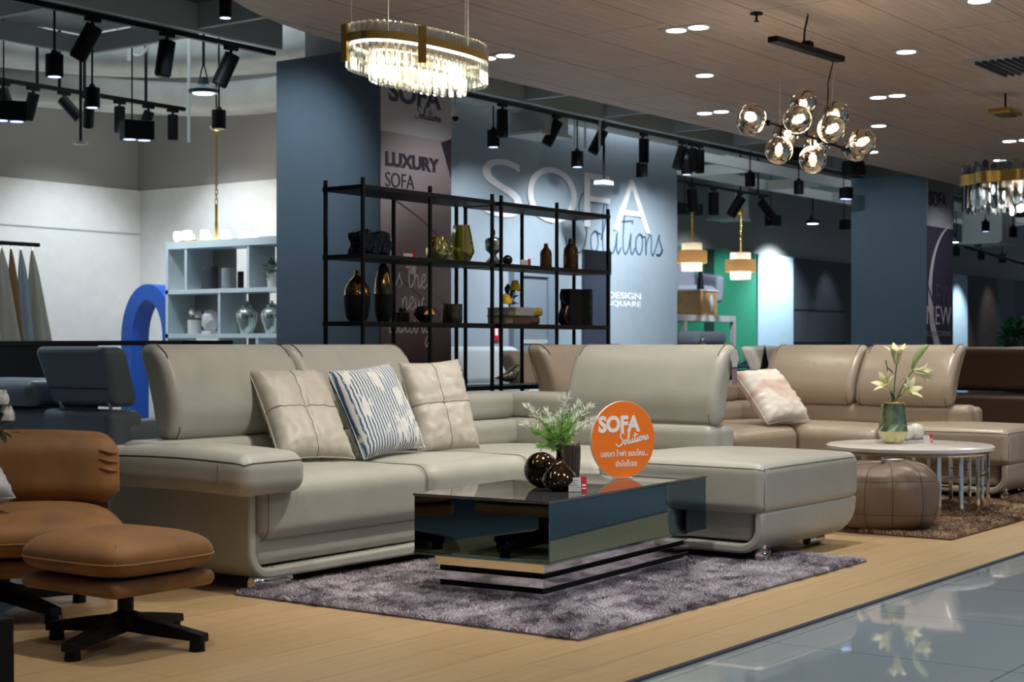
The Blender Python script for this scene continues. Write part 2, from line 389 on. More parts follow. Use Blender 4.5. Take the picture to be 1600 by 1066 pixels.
M['door_grey'] = mat('grey_door_paint', (.22, .26, .31), .5)
M['timber'] = mat('light_timber', (.42, .26, .12), .5, var=.2)
M['armchair'] = mat('light_grey_upholstery', (.30, .32, .38), .8, bump=.2, bscale=200)
M['fringe'] = mat('gold_fringe', (.42, .25, .09), .6, var=.4, vscale=40)
M['pouf'] = leather('brown_leather', (.165, .11, .078), .42, .3)
# ------------------------------------------------------------------ setting
def struct(name, mb, m, **kw):
    o = mb.build(name, m, None, **kw); o['kind'] = 'structure'; return o
struct('floor_tile', MB().box(-14, 48, -14, 14.3, -.10, -.006), M['tile'], smooth=False)
arc = []
zone = [(-3.0, 2.465), (46, 2.465), (46, 7.0), (7.9, 7.0)]
for k in range(1, 9):
    t = k/8; p0, p1, p2 = Vector((7.9, 7.0)), Vector((6.95, 7.0)), Vector((6.2, 6.55)); zone.append(tuple(p0*(1-t)**2+2*p1*t*(1-t)+p2*t*t))
zone += [(-3.0, 1.05+0.0)] if False else [(3.2, 4.75), (-3.0, 3.2)]
struct('floor_wood', MB().prism(zone, lambda x, y: (x, y, -.006), lambda x, y: (x, y, 0)), M['wood_floor'], smooth=False)
struct('trim_1', MB().box(-3, 46, 2.447, 2.465, -.006, .002), M['charcoal'], smooth=False)
zc = [(-3.0, -.6), (46, -.6), (46, 7.0), (7.9, 7.0)]+zone[4:]
zc[-1] = (-3.0, 3.2)
struct('ceiling_wood', MB().prism(zc, lambda x, y: (x, y, ZC), lambda x, y: (x, y, ZC+.16)), M['wood_ceiling'], smooth=False)
struct('ceiling_slab', MB().box(-14, 48, -14, 14.3, 4.9, 5.1), M['concrete'], smooth=False)
# back wall: upper concrete part, lower partition panels
YB = 14.06; ZP = 2.78
struct('wall_back', MB().box(-14, 48, YB+.06, YB+.3, -.05, 5), M['concrete_up'], smooth=False)
def panel(name, x0, x1, m, ztop=ZP, y=YB, t=.06):
    return struct(name, MB().box(x0, x1, y, y+t, -.005, ztop), m, smooth=False)
XL = 12.02
panel('wall_left_room', -14, XL, M['paint_white'])
px2x = lambda px: onY(px, 500, YB).x
panel('wall_green_edge', XL+.1, px2x(1075), M['green'])
panel('wall_green_shade', px2x(1100), px2x(1116), M['green_dark'], y=YB+.01, t=.05)  # dark of the recess put into the colour of a flat strip
panel('wall_green', px2x(1075), px2x(1100), M['green'])
panel('wall_green_wide', px2x(1116), px2x(1182.5), M['green'])
panel('wall_white_panel', px2x(1182.5), px2x(1237.5), M['pale_panel'], y=YB-.03, t=.09)
panel('wall_charcoal', px2x(1237.5), px2x(1462), M['charcoal'])
panel('wall_pale_panel', px2x(1462), px2x(1510), M['pale_panel'], y=YB-.03, t=.09)
panel('wall_brown', px2x(1510), px2x(1559), M['brown_slat'])
panel('wall_dark_green', px2x(1559), px2x(1586), M['green_dark'])
panel('wall_far', px2x(1586), 48, M['black_matte'])
struct('trim_2', MB().box(-14, XL, YB-.012, YB, 2.27, 2.285).box(-14, XL, YB-.012, YB, 1.03, 1.05), M['grid_grey'], smooth=False)
struct('trim_3', MB().box(px2x(1237.5), px2x(1320), YB-.012, YB, 1.72, 1.74).box(px2x(1237.5), px2x(1320), YB-.012, YB, 1.05, 1.07), M['black_matte'], smooth=False)
# wall running towards the viewer right of the white room corner, and its upper concrete part
struct('wall_side', MB().box(XL, XL+.1, 9.4, YB, -.005, ZP), M['paint_white'], smooth=False)
struct('wall_side_upper', MB().box(XL+.02, XL+.1, 9.4, YB+.1, ZP, 4.9), M['concrete_up'], smooth=False)
# wall with the big lettering
YS = 9.28; ZS = 3.39
xs0, xs1 = 11.2, onY(1058, 400, YS).x
struct('wall_letters', MB().box(xs0, xs1, YS, YS+.14, -.005, ZS), M['wall_blue'], smooth=False)
# walls behind and beside the camera: the shops opposite, seen only in reflections
struct('wall_opposite', MB().box(-14, 48, -5.2, -5.0, -.05, 3.0), mat('opposite_shop_wall', (.10, .17, .25), .7), smooth=False)
for i, (x0, x1, z0, z1, c) in enumerate([(3, 5.2, .2, 2.4, (.30, .33, .36)), (8.0, 10.4, .1, 2.4, (.12, .30, .5)), (11, 12.4, .6, 2.1, (.16, .17, .2)), (13.2, 16, .1, 2.5, (.42, .44, .46)), (5.6, 7.4, 1.2, 2.0, (.35, .05, .04))]):
    struct('wall_opposite_panel', MB().box(x0, x1, -5.0, -4.96, z0, z1), mat('opposite_panel_paint', c, .6), smooth=False)
struct('wall_rear', MB().box(-14, -13.8, -14, 14.3, -.05, 5), mat('rear_wall', (.08, .13, .18), .8), smooth=False)
# columns
def column(x, y, wx, wy, z):
    return MB().box(x, x+wx, y, y+wy, -.005, z)
CX, CY, CW, CD = 8.716, 7.564, .84, 1.05
struct('column_near', column(CX, CY, CW, CD, 3.2), M['slate'], smooth=False)
struct('column_near_head', MB().box(CX+.16, CX+.75, CY+.2, CY+.9, 3.2, 4.9), M['concrete'], smooth=False)
DX, DY, DW, DD = 19.28, 7.50, .906, 1.03
struct('column_far', column(DX, DY, DW, DD, 3.2), M['slate'], smooth=False)
struct('column_far_head', MB().box(DX+.16, DX+.75, DY+.2, DY+.9, 3.2, 4.9), M['concrete'], smooth=False)

# ------------------------------------------------------------------ lettering
def text(name, s, m, O, R, U, w, h, parent=None, depth=.004, bold=0, space=1.0, shear=0, res=6):
    cu = bpy.data.curves.new('t', 'FONT'); cu.body = s; cu.size = 1; cu.offset = bold; cu.space_character = space; cu.shear = shear
    cu.resolution_u = res; cu.extrude = 0.5
    to = bpy.data.objects.new('t', cu); C.objects.link(to)
    dg = bpy.context.evaluated_depsgraph_get(); me = bpy.data.meshes.new_from_object(to.evaluated_get(dg))
    bpy.data.objects.remove(to)
    co = [v.co.copy() for v in me.vertices]
    x0 = min(c.x for c in co); x1 = max(c.x for c in co); y0 = min(c.y for c in co); y1 = max(c.y for c in co)
    R = Vector(R).normalized(); U = Vector(U).normalized(); Nn = R.cross(U); O = Vector(O); mb = MB()
    mb.v = [O+R*((c.x-x0)/(x1-x0)*w)+U*((c.y-y0)/(y1-y0)*h)+Nn*((c.z+.5)*depth) for c in co]
    mb.f = [tuple(p.vertices) for p in me.polygons]
    bpy.data.meshes.remove(me)
    return mb.build(name, m, parent, smooth=False, recalc=False)
G = {
 'S': (1.5, [[(1.7, 2.2), (1.35, 2.65), (.85, 2.5), (.6, 1.9), (.95, 1.4), (1.25, .9), (1.0, .2), (.35, -.1), (-.3, .15), (-.5, .6)]]),
 'o': (1.0, [[(.5, .98), (.15, .75), (.12, .25), (.42, 0), (.72, .35), (.66, .85), (.48, .97), (.75, .85), (1.0, .85)]]),
 'l': (.65, [[(0, .6), (.35, 1.4), (.48, 2.15), (.32, 2.35), (.15, 1.6), (.12, .4), (.32, 0), (.65, .3)]]),
 'u': (1.1, [[(0, .9), (.04, .3), (.3, 0), (.6, .35), (.74, .95), (.7, .3), (.86, 0), (1.1, .3)]]),
 't': (.7, [[(.35, 2.1), (.22, 1.1), (.2, .3), (.4, 0), (.7, .3)], [(-.2, 1.45), (1.1, 1.55)]]),
 'i': (.55, [[(0, .3), (.2, .95), (.16, .3), (.32, 0), (.55, .3)], [(.30, 1.40), (.36, 1.52)]]),
 'n': (.95, [[(0, .85), (.05, 0), (.1, .5), (.42, .95), (.58, .75), (.56, .2), (.7, 0), (.95, .3)]]),
 's': (.75, [[(0, .3), (.38, .98), (.36, .75), (.62, .35), (.42, 0), (.1, .05), (.45, .05), (.75, .3)]]),
 'h': (1.0, [[(0, .3), (.33, 1.4), (.38, 2.2), (.22, 2.2), (.12, 1.2), (.1, 0), (.2, .6), (.48, .95), (.63, .6), (.64, .2), (.8, 0), (1.0, .3)]]),
 'e': (.85, [[(0, .3), (.42, .55), (.54, .85), (.3, 1), (.08, .6), (.15, .15), (.45, 0), (.85, .3)]]),
 'x': (.85, [[(0, .85), (.25, .8), (.5, .1), (.85, .15)], [(.75, .95), (.02, 0)]]),
 'r': (.9, [[(0, .3), (.2, 1.05), (.3, .85), (.58, .9), (.56, .3), (.7, 0), (.9, .3)]]),
 'y': (1.0, [[(0, .9), (.05, .3), (.3, .05), (.6, .4), (.75, .95), (.62, -.2), (.3, -1), (.08, -.7), (.5, -.1), (1, .3)]]),
 'g': (1.0, [[(.6, .9), (.2, .85), (.06, .3), (.35, .05), (.62, .6), (.7, .95), (.6, -.3), (.3, -1), (.05, -.7), (.5, -.1), (1, .3)]]),
 'w': (1.2, [[(0, .9), (.05, .2), (.3, 0), (.5, .7), (.56, .2), (.8, .05), (1.0, .9), (1.2, .8)]]),
 ' ': (.6, [])}
def script(name, s, m, O, R, U, w, thick, parent=None, rise=0, depth=.003, hscale=1.0):
    """hand lettering: s fitted into width w, x-height follows"""
    tot = sum(G[c][0] for c in s); k = w/tot; x = 0; mb = MB()
    R = Vector(R).normalized(); U = Vector(U).normalized(); Nn = R.cross(U); O = Vector(O)
    for c in s:
        adv, st = G[c]
        for q in st:
            pts = catmull([(a+x, b, 0) for a, b in q], 5)
            P = [O+R*(p.x*k)+U*(p.y*k*hscale+p.x*k*rise)+Nn*depth for p in pts]
            n = len(P); base = len(mb.v)
            for i, p in enumerate(P):
                t = (P[min(i+1, n-1)]-P[max(i-1, 0)]); t.normalize(); sd = Nn.cross(t)*thick/2
                mb.v += [p-sd, p+sd, p-sd-Nn*depth, p+sd-Nn*depth]
            for i in range(n-1):
                a = base+i*4; b = a+4
                mb.f += [(a, b, b+1, a+1), (a+2, a, a+1, a+3), (a, a+2, b+2, b), (a+1, b+1, b+3, a+3)]
        x += adv
    return mb.build(name, m, parent, smooth=False, recalc=False)
X_, Y_, Z_ = Vector((1, 0, 0)), Vector((0, 1, 0)), Vector((0, 0, 1))
wallp = lambda px, py, Y: onY(px, py, Y)
# big letters on the pale blue wall
t = thing('wall_lettering', 'large pale SOFA lettering on the pale blue wall', 'lettering', (12.2, YS, 2.27))
yy = YS-.001
lets = [('S', 753, 815), ('O', 823, 900), ('F', 912, 952), ('A', 958, 1015)]
for ch, a, b in lets:
    xa, xb = onY(a, 300, yy).x, onY(b, 300, yy).x
    text('letter', ch, M['letter_wall'], (xa, yy, 2.28), X_, Z_, xb-xa, .58, t, depth=.012, bold=-.012)
t = script('wall_script', 'Solutions', M['letter_blue'], (onY(893, 380, yy).x, yy, 2.00), X_, Z_, onY(1036, 380, yy).x-onY(893, 380, yy).x, .021, None, rise=.02, hscale=1.05)
tag(t, 'dark blue handwritten Solutions lettering under the large letters', 'lettering')
xa = onY(950, 470, yy).x; xb = onY(1001, 470, yy).x
t = thing('wall_name', 'small white two-line DESIGN SQUARE lettering right of the dark door', 'lettering', (xa, yy, 1.4))
text('letter_line', 'DESIGN', M['white'], (xa, yy, 1.52), X_, Z_, xb-xa, .072, t, depth=.004, bold=.004)
text('letter_line', 'SQUARE', M['white'], (xa, yy, 1.425), X_, Z_, xb-xa, .072, t, depth=.004, bold=.004)
# banner of the near column
def bannermat(name, top, low, zsplit, leatherish):
    m, nt, b = nodes(name); tc = N(nt, 'ShaderNodeTexCoord'); sp = N(nt, 'ShaderNodeSeparateXYZ'); lk(nt, tc.outputs['Object'], sp.inputs[0])
    gt = N(nt, 'ShaderNodeMath', operation='GREATER_THAN'); gt.inputs[1].default_value = zsplit; lk(nt, sp.outputs['Z'], gt.inputs[0])
    mx = N(nt, 'ShaderNodeMix', data_type='RGBA'); mx.inputs[7].default_value = (*top, 1)
    if leatherish:
        w = N(nt, 'ShaderNodeTexWave', Scale=.42, Distortion=2.2, Detail=1.0); w.bands_direction = 'DIAGONAL'
        mp = N(nt, 'ShaderNodeMapping'); mp.inputs['Rotation'].default_value = (0, 1.2, 0); lk(nt, tc.outputs['Object'], mp.inputs['Vector']); lk(nt, mp.outputs['Vector'], w.inputs['Vector'])
        r = N(nt, 'ShaderNodeValToRGB'); r.color_ramp.elements[0].color = (low[0]*.5, low[1]*.45, low[2]*.45, 1); r.color_ramp.elements[1].color = (low[0]*1.5, low[1]*1.5, low[2]*1.5, 1)
        lk(nt, w.outputs['Color'], r.inputs['Fac'])
        mr = N(nt, 'ShaderNodeMapRange'); mr.inputs['From Min'].default_value = .9; mr.inputs['From Max'].default_value = 2.2; lk(nt, sp.outputs['Z'], mr.inputs['Value'])
        m2 = N(nt, 'ShaderNodeMix', data_type='RGBA'); m2.inputs[6].default_value = (.045, .018, .018, 1); lk(nt, mr.outputs['Result'], m2.inputs[0]); lk(nt, r.outputs['Color'], m2.inputs[7])
        lk(nt, m2.outputs[2], mx.inputs[6])
    else: mx.inputs[6].default_value = (*low, 1)
    lk(nt, gt.outputs[0], mx.inputs[0]); lk(nt, mx.outputs[2], b.inputs['Base Color']); b.inputs['Roughness'].default_value = .6
    return m
def zAt(px, py, Y): return onY(px, py, Y).z
by = CY-.012
ban = MB().box(CX+.005, CX+CW-.002, by, CY, .02, 3.19).build('banner', bannermat('leather_print_banner', (.42, .40, .405), (.26, .20, .20), zAt(650, 213, by)-.0, True), None, smooth=False)
tag(ban, 'tall printed LUXURY SOFA banner on the near column, leather picture', 'banner')
yb = by-.001
def btext(s, pxa, pxb, pyb, pyt, m, bold=0, nm='lettering', Y=None, par=None, space=1.0):
    Y = Y or yb; xa, xb = onY(pxa, pyb, Y).x, onY(pxb, pyb, Y).x; za, zb = zAt(pxa, pyb, Y), zAt(pxa, pyt, Y)
    return text(nm, s, m, (xa, Y, za), X_, Z_, xb-xa, zb-za, par, bold=bold, depth=.004, space=space)
btext('SOFA', 607, 689, 157, 124, M['letter_slate'], .03, par=ban)
xa = onY(650, 180, yb).x
script('script_lettering', 'Solutions', M['letter_slate'], (xa, yb, zAt(650, 184, yb)), X_, Z_, .3, .008, ban)
btext('LUXURY', 602, 686, 259, 236, M['letter_dark'], .045, par=ban)
btext('SOFA', 602, 647, 291, 268, M['letter_dark'], -.005, par=ban)
for s, pxa, pyb, w in (('is the', 612, 448, .42), ('new', 628, 483, .26), ('luxury', 606, 520, .52), ('ing', 597, 385, .15), ('enjoy', 600, 414, .33)):
    if s == 'enjoy': s = 'y'; pxa = 641; w = .06
    script('script_lettering', s, M['letter_script'], (onY(pxa, pyb, yb).x, yb, zAt(pxa, pyb, yb)), X_, Z_, w, .010, ban, hscale=1.1)
for q_, w_ in (([(595, 298), (625, 318), (660, 345), (702, 386)], .016), ([(596, 412), (630, 440), (660, 466), (702, 505)], .014), ([(596, 398), (640, 430), (680, 462), (702, 478)], .006)):
    P = catmull([(onY(a, b, yb).x, yb+.0006, zAt(a, b, yb)) for a, b in q_], 6); mb = MB()
    for i, p in enumerate(P):
        t_ = (P[min(i+1, len(P)-1)]-P[max(i-1, 0)]).normalized(); s_ = Y_.cross(t_)*w_/2; mb.v += [p-s_, p+s_]
        if i: mb.f.append((2*i-2, 2*i-1, 2*i+1, 2*i))
    mb.build('fold_print', mat('dark_fold_print', (.06, .035, .035), .6), ban, smooth=False)
mbd = MB(); Z2 = zAt(703, 213, by)
mbd.prism([(CX+CW-.13, Z2-.06), (CX+CW-.003, Z2-.02), (CX+CW-.003, Z2-.34)], lambda x, z: (x, by-.0005, z), lambda x, z: (x, by+.002, z))
mbd.build('dark_corner_print', M['letter_dark'], ban, smooth=False)
# banner of the far column
by2 = DY-.012
ban2 = MB().box(DX+.005, DX+DW-.002, by2, DY, .02, 3.19).build('banner', bannermat('dark_plum_banner', (.30, .28, .29), (.025, .017, .035), zAt(1447, 352, by2), False), None, smooth=False)
tag(ban2, 'tall dark plum NEW COLLECTIONS banner on the far column', 'banner')
y2 = by2-.002
btext('SOFA', 1452, 1479, 322, 297, M['letter_dark'], .02, Y=y2, par=ban2)
script('script_lettering', 'Solutions', M['grey_print'], (onY(1466, 330, y2).x, y2, zAt(1466, 332, y2)), X_, Z_, .3, .008, ban2)
cr = MB(); pts = []
for k in range(25):
    a = math.radians(88+k*6.0); pts.append((a, k/24))
cx2, cz2 = DX+1.05, 1.62
prev = None
for a, t_ in pts:
    wv = .02+.30*max(0, t_)**1.6*(1-t_*.35); ro = 1.0; rx, rz = 1.03, 1.0
    o_ = (cx2+rx*math.cos(a), cz2+rz*math.sin(a)); i_ = (cx2+(rx-wv)*math.cos(a), cz2+(rz-wv*.6)*math.sin(a))
    cl = lambda p: (min(p[0], DX+DW-.004), p[1])
    o_, i_ = cl(o_), cl(i_)
    cr.v += [Vector((o_[0], y2+.0005, o_[1])), Vector((i_[0], y2+.0005, i_[1]))]
    if prev is not None: cr.f.append((prev, prev+1, prev+3, prev+2))
    prev = len(cr.v)-2
cr.build('crescent_print', M['letter_script'], ban2, smooth=False)
mN = mat('lilac_lettering', (.30, .24, .32), .6)
btext('NEW', 1449, 1486, 478, 443, mat('dim_lilac_lettering', (.08, .05, .09), .6), -.01, Y=y2-.001, par=ban2)
btext('NEW', 1448, 1486, 507, 478, M['letter_script'], -.01, Y=y2-.001, par=ban2)
btext('COLLECTIONS', 1448, 1485, 525, 517, mN, -.01, Y=y2-.001, par=ban2)
# doors in the lettered wall
def door(n, pxa, pxb, pyt, m, fr):
    xa, xb = onY(pxa, 450, YS).x, onY(pxb, 450, YS).x; zt = zAt(pxa, pyt, YS)
    o = MB().box(xa, xb, YS-.035, YS, 0, zt).build('door_%d' % n, m, None, smooth=False, bevel=.004); o['kind'] = 'structure'
    if fr:
        f = .11
        MB().box(xa-f, xa, YS-.06, YS, 0, zt+f).box(xb, xb+f, YS-.06, YS, 0, zt+f).box(xa, xb, YS-.06, YS, zt, zt+f).build('door_frame', fr, o, smooth=False)
    h = MB().cyl((xb-.09, YS-.035, 1.0), (xb-.09, YS-.09, 1.0), .012).cyl((xb-.09, YS-.08, 1.0), (xb-.2, YS-.08, 1.0), .011)
    h.build('door_handle', M['chrome'], o)
    return o, xa, xb, zt
d1, xa, xb, zt = door(1, 909, 950, 390, M['door_dark'], None)
MB().box(xa, xb, YS-.045, YS-.034, zt-.25, zt).build('door_panel', M['black_matte'], d1, smooth=False)
d2, xa, xb, zt = door(2, 806, 850, 431, M['door_grey'], M['door_grey'])
MB().box(xa, xb, YS-.045, YS-.034, 1.02, 1.06).build('door_rail', M['pipe'], d2, smooth=False)
# fire call plate and dark frames low on the lettered wall
t = thing('wall_notice', 'small red and white notice on the pale blue wall', 'notice', (onY(775, 515, YS).x, YS, 1.05))
xx = t.location.x; MB().box(xx-.06, xx+.06, YS-.02, YS, 1.05, 1.2).build('red_plate', M['red'], t, smooth=False)
MB().box(xx-.045, xx+.0, YS-.024, YS-.02, 1.1, 1.17).build('white_mark', M['white'], t, smooth=False)

# ------------------------------------------------------------------ open ceiling: grid, ducts, tracks
# strip of opaque panels with light bars beyond the wood ceiling
gx0, gx1 = -2, 40
st = MB().box(gx0, CX-.1, 6.4, 8.5, 3.46, 3.5).box(CX+CW+.05, gx1, 6.4, 8.5, 3.46, 3.5)
struct('ceiling_strip_panels', st, mat('dark_strip_panel', (.17, .15, .13), .8), smooth=False)
for i in range(24):
    x = 1.0+i*1.35
    if CX-.1 < x < CX+CW+.1: continue
    o = MB().box(x, x+.05, 6.6, 8.5, 3.28, 3.46).build('ceiling_crossbar', M['grid_grey'], None, smooth=False); tag(o, kind='structure')
for k, y in enumerate((6.95, 8.45)):
    o = MB().box(gx0, CX-.1, y, y+.05, 3.26, 3.46).box(CX+CW+.05, gx1, y, y+.05, 3.26, 3.46).build('ceiling_strip_bar', M['grid_grey'], None, smooth=False); tag(o, kind='structure')
def grid_frame(label, x0, x1, y0, y1, z, nx, ny, m=M['grid_grey'], pan=True):
    t = thing('ceiling_grid', label, 'ceiling grid', ((x0+x1)/2, (y0+y1)/2, z))
    for i in range(nx+1):
        x = x0+(x1-x0)*i/nx; MB().box(x-.025, x+.025, y0, y1, z, z+.14).build('grid_bar', m, t, smooth=False)
    for j in range(ny+1):
        y = y0+(y1-y0)*j/ny; MB().box(x0, x1, y-.025, y+.025, z+.001, z+.141).build('grid_bar', m, t, smooth=False)
    if pan: MB().box(x0, x1, y0, y1, z+.16, z+.18).build('grid_panel', M['duct'], t, smooth=False)
    for (x, y) in ((x0, y0), (x1, y0), (x0, y1), (x1, y1)):
        MB().cyl((x, y, z+.1), (x, y, 4.92), .012, n=8).build('hanger_rod', M['pipe'], t)
    return t
a = onZ(130, 86, 3.3)
grid_frame('grey suspended ceiling grid above the left black track', a.x-5, a.x, a.y-1.3, a.y, 3.3, 4, 1)
grid_frame('grey suspended ceiling grid over the white display room', 3.0, 7.9, 8.7, 10.6, 3.55, 3, 2)
a = onZ(1060, 282, 3.3)
grid_frame('pale suspended ceiling grid right of the lettered wall', 16.4, 30, 9.6, 10.6, 3.3, 6, 1, M['pipe'], False)
def duct_path(name, label, pts, w, h, m=M['duct'], rd=None):
    mb = MB(); P = catmull(pts, 6); prev = None
    nn = 24
    for i, p in enumerate(P):
        t = P[min(i+1, len(P)-1)]-P[max(i-1, 0)]; t.z = 0; t.normalize(); sd = Vector((-t.y, t.x, 0))
        ring = []
        for k in range(nn):
            a = 2*PI*k/nn; ca, sa = math.cos(a), math.sin(a); e = .45
            ring.append(p+sd*(w/2*math.copysign(abs(ca)**e, ca))+Vector((0, 0, h/2*math.copysign(abs(sa)**e, sa))))
        mb.v += ring
        if i:
            for k in range(nn): mb.f.append(((i-1)*nn+k, (i-1)*nn+(k+1) % nn, i*nn+(k+1) % nn, i*nn+k))
    n = len(P); mb.f += [tuple(range(nn)), tuple(range((n-1)*nn, n*nn))]
    o = mb.build(name, m, None, ang=60); return tag(o, label, 'duct')
duct_path('air_duct', 'large pale wrapped air duct bending above the white room', [(3, 12.5, 3.9), (7.5, 12.4, 3.9), (9.3, 12.2, 3.88), (10.3, 11.3, 3.88), (10.7, 9.5, 3.9), (10.8, 5, 3.95)], .8, .55)
duct_path('air_duct', 'lower pale air duct behind the large bending duct', [(8.2, 13.3, 3.55), (9.5, 13.1, 3.55), (11.5, 12.3, 3.6), (11.6, 10, 3.6)], .5, .32)
o = MB().cyl((9.9, 8.98, 3.42), (16.6, 8.98, 3.42), .15, n=24).build('round_duct', M['pipe'], None); tag(o, 'pale round duct along the top of the lettered wall', 'duct')
duct_path('air_duct', 'dark grey rectangular duct under the slab at the right', [(17, 12.0, 4.1), (30, 12.2, 4.1)], 1.0, .5, M['concrete'])
duct_path('air_duct', 'grey rectangular duct crossing over the green corner', [(17.6, 13.2, 4.65), (17.7, 10.9, 4.65), (17.8, 9.0, 4.65)], .9, .4, M['concrete'])
duct_path('air_duct', 'distant grey duct behind the far column', [(22, 10.4, 4.4), (42, 10.6, 4.4)], .9, .5, M['concrete'])
# square diffuser boxes
def diffuser(label, p, w, h, m=M['duct']):
    t = thing('air_diffuser', label, 'air diffuser', (p[0], p[1], p[2]))
    x, y, z = p; MB().box(x-w/2, x+w/2, y-w/2, y+w/2, z, z+h).build('duct_box', m, t, smooth=False, bevel=.01)
    MB().box(x-w*.66, x+w*.66, y-w*.5, y+w*.5, z-.03, z).build('diffuser_frame', M['pipe'], t, smooth=False)
p = onY(842, 210, 8.85); diffuser('square white air diffuser box in front of the lettered wall', (p.x, 8.85, p.z), .42, .42)
p = Wp(1138, 342, 26); diffuser('square grey air diffuser above the drum lamps', tuple(p), .5, 1.2, M['grid_grey'])
p = Wp(1150, 218, 18.5); diffuser('flat grey air diffuser behind the lettered wall edge', tuple(p), .7, .3, M['pipe'])
p = Wp(1545, 380, 27); diffuser('square grey air diffuser behind the crystal chandelier', tuple(p), .7, 1.0, M['grid_grey'])
# pipes
def pipe(label, pts, r, m=M['pipe'], nm='ceiling_pipe', cat='pipe'):
    o = MB().tube(pts, r, 8).build(nm, m, None); return tag(o, label, cat)
p = Wp(345, 60, 15); q = Wp(345, 130, 15); pipe('grey vertical drop pipe behind the high bay lamp', [(p.x, p.y, 4.9), tuple(q)], .035)
p = Wp(295, 130, 14.5); q = Wp(295, 222, 14.5); pipe('thin pale drop pipe left of the high bay lamp', [(p.x, p.y, 4.8), tuple(q)], .015)
p = Wp(126, 120, 12.6); q = Wp(126, 222, 12.6)
t = thing('ceiling_sensor', 'thin black rod with a small detector over the white room', 'ceiling sensor', (p.x, p.y, q.z))
MB().cyl((p.x, p.y, 4.9), tuple(q), .012, n=8).build('rod', M['black'], t); MB().cyl(tuple(q), (q.x, q.y, q.z-.02), .06, n=16).build('head', M['plastic_white'], t)
p = Wp(943.5, 215, 15.9); q = Wp(943.5, 286, 15.9)
t = thing('ceiling_sensor', 'black rod with a pale detector over the letter F', 'ceiling sensor', (q.x, q.y, q.z))
MB().cyl((p.x, p.y, 4.9), tuple(q), .014, n=8).build('rod', M['black'], t); MB().box(q.x-.09, q.x+.09, q.y-.06, q.y+.06, q.z-.02, q.z+.02).build('head', M['plastic_white'], t, smooth=False)
for px, pyb, lab in ((898, 228, 'pale drop pipe above the letter O'), (914, 232, 'thin pale drop pipe right of the letter O'), (937, 236, 'thin grey drop pipe above the letter F')):
    q = Wp(px, pyb, 15.8); pipe(lab, [(q.x, q.y, 4.9), tuple(q)], .012)
p = Wp(215, 60, 14)
t = thing('caged_fan', 'round caged fan unit in a pale frame by the duct', 'fan', (p.x, p.y, p.z))
rr = [p+Vector((.10*math.cos(a)*.6, -.10*math.cos(a)*.8, .16*math.sin(a))) for a in [2*PI*k/20 for k in range(20)]]
MB().tube(rr, .014, 6, closed=True).build('ring', M['pipe'], t)
for k in range(3):
    a = PI*k/3; e = Vector((.10*math.cos(a)*.6, -.10*math.cos(a)*.8, .16*math.sin(a))); MB().tube([p-e, p+e], .010, 6).build('cage_bar', M['pipe'], t)
q0 = Wp(202, 95, 14); q1 = Wp(203, 56, 14); q2 = Wp(256, 48, 13.2); MB().tube(catmull([q0, q1+Vector((0, 0, -.02)), q1+Vector((.05, -.05, .05)), q2], 4), .022, 8).build('frame_pipe', M['pipe'], t)
pipe('pale curved cable conduit under the slab', catmull([Wp(188, 34, 14), Wp(180, 48, 14), Wp(172, 58, 14), Wp(150, 62, 14.4)], 5), .016)
# tracks
track = lambda label, a, b: tag(MB().box(min(a[0], b[0]), max(a[0], b[0]), a[1]-.02, a[1]+.02, a[2]-.018, a[2]+.018).build('light_track', M['track_black'], None, smooth=False), label, 'light track')
TY, TZ = 8.62, 3.26
track('long black light track along the ceiling strip left of the near column', (3.0, TY, TZ), (CX-.02, TY, TZ))
track('long black light track along the ceiling strip right of the near column', (CX+CW+.02, TY, TZ), (30, TY, TZ))
e = onZ(288, 171, 3.26); track('black light track hanging over the white display room', (e.x-6.5, e.y, 3.26), (e.x, e.y, 3.26)); T2Y = e.y
for px in (58, 93, 204-72, 228):
    q = onY(px, 120, T2Y); o = MB().cyl((q.x, T2Y, 3.27), (q.x, T2Y, 4.9), .014, n=8).build('hanger_rod', M['track_black'], None)
    tag(o, 'black hanger rod of the track over the white room', 'hanger rod', group='hanger rods of the white room track')
e3 = Wp(1200, 307, 22); track('black light track above the drum lamps', (onY(1050, 300, e3.y).x, e3.y, e3.z), (e3.x, e3.y, e3.z))
for x_ in (e3.x-.3, e3.x-3.5, e3.x-6.5): tag(MB().cyl((x_, e3.y, e3.z+.01), (x_, e3.y, 4.9), .014, n=8).build('hanger_rod', M['track_black'], None), 'thin black hanger rod of the track above the drum lamps', 'hanger rod', group='hanger rods of the track above the drum lamps')
e4 = Wp(1600, 412, 27)
o = MB().tube([Wp(1508, 386, 30), Wp(1600, 412, 27)], .03, 6).build('light_track', M['track_black'], None); tag(o, 'distant black light track sloping behind the crystal chandelier', 'light track')
# track heads
def head(label, top, tilt=(0, 0), lit=None, L=.19, r=.045, grp=None):
    """top: point on the track; tilt: (dx, dy) lean of the barrel per unit length"""
    top = Vector(top); t = thing('track_spotlight', label, 'track spotlight', tuple(top), 0, grp)
    MB().box(top.x-.06, top.x+.06, top.y-.018, top.y+.018, top.z-.045, top.z-.018).build('adapter', M['track_black'], t, smooth=False)
    d = Vector((tilt[0], tilt[1], -1)).normalized(); j = top+Vector((0, 0, -.10))
    MB().cyl(top+Vector((0, 0, -.04)), j, .012, n=8).build('stem', M['track_black'], t)
    p0 = j-d*.03; p1 = p0+d*L
    MB().tube([p0, p0+d*.005, p1-d*.01, p1, p1-d*.012], [r*.9, r, r, r*.93, r*.8], 16).build('barrel', M['track_black'], t)
    if lit: MB().tube([p1-d*.011, p1-d*.006], r*.78, 16).build('lens', lit, t)
    return t
R_ = Vector((sn, -cs)) # picture-right in plan
def tl(a, b=0): return (R_.x*a+cs*b, R_.y*a+sn*b)
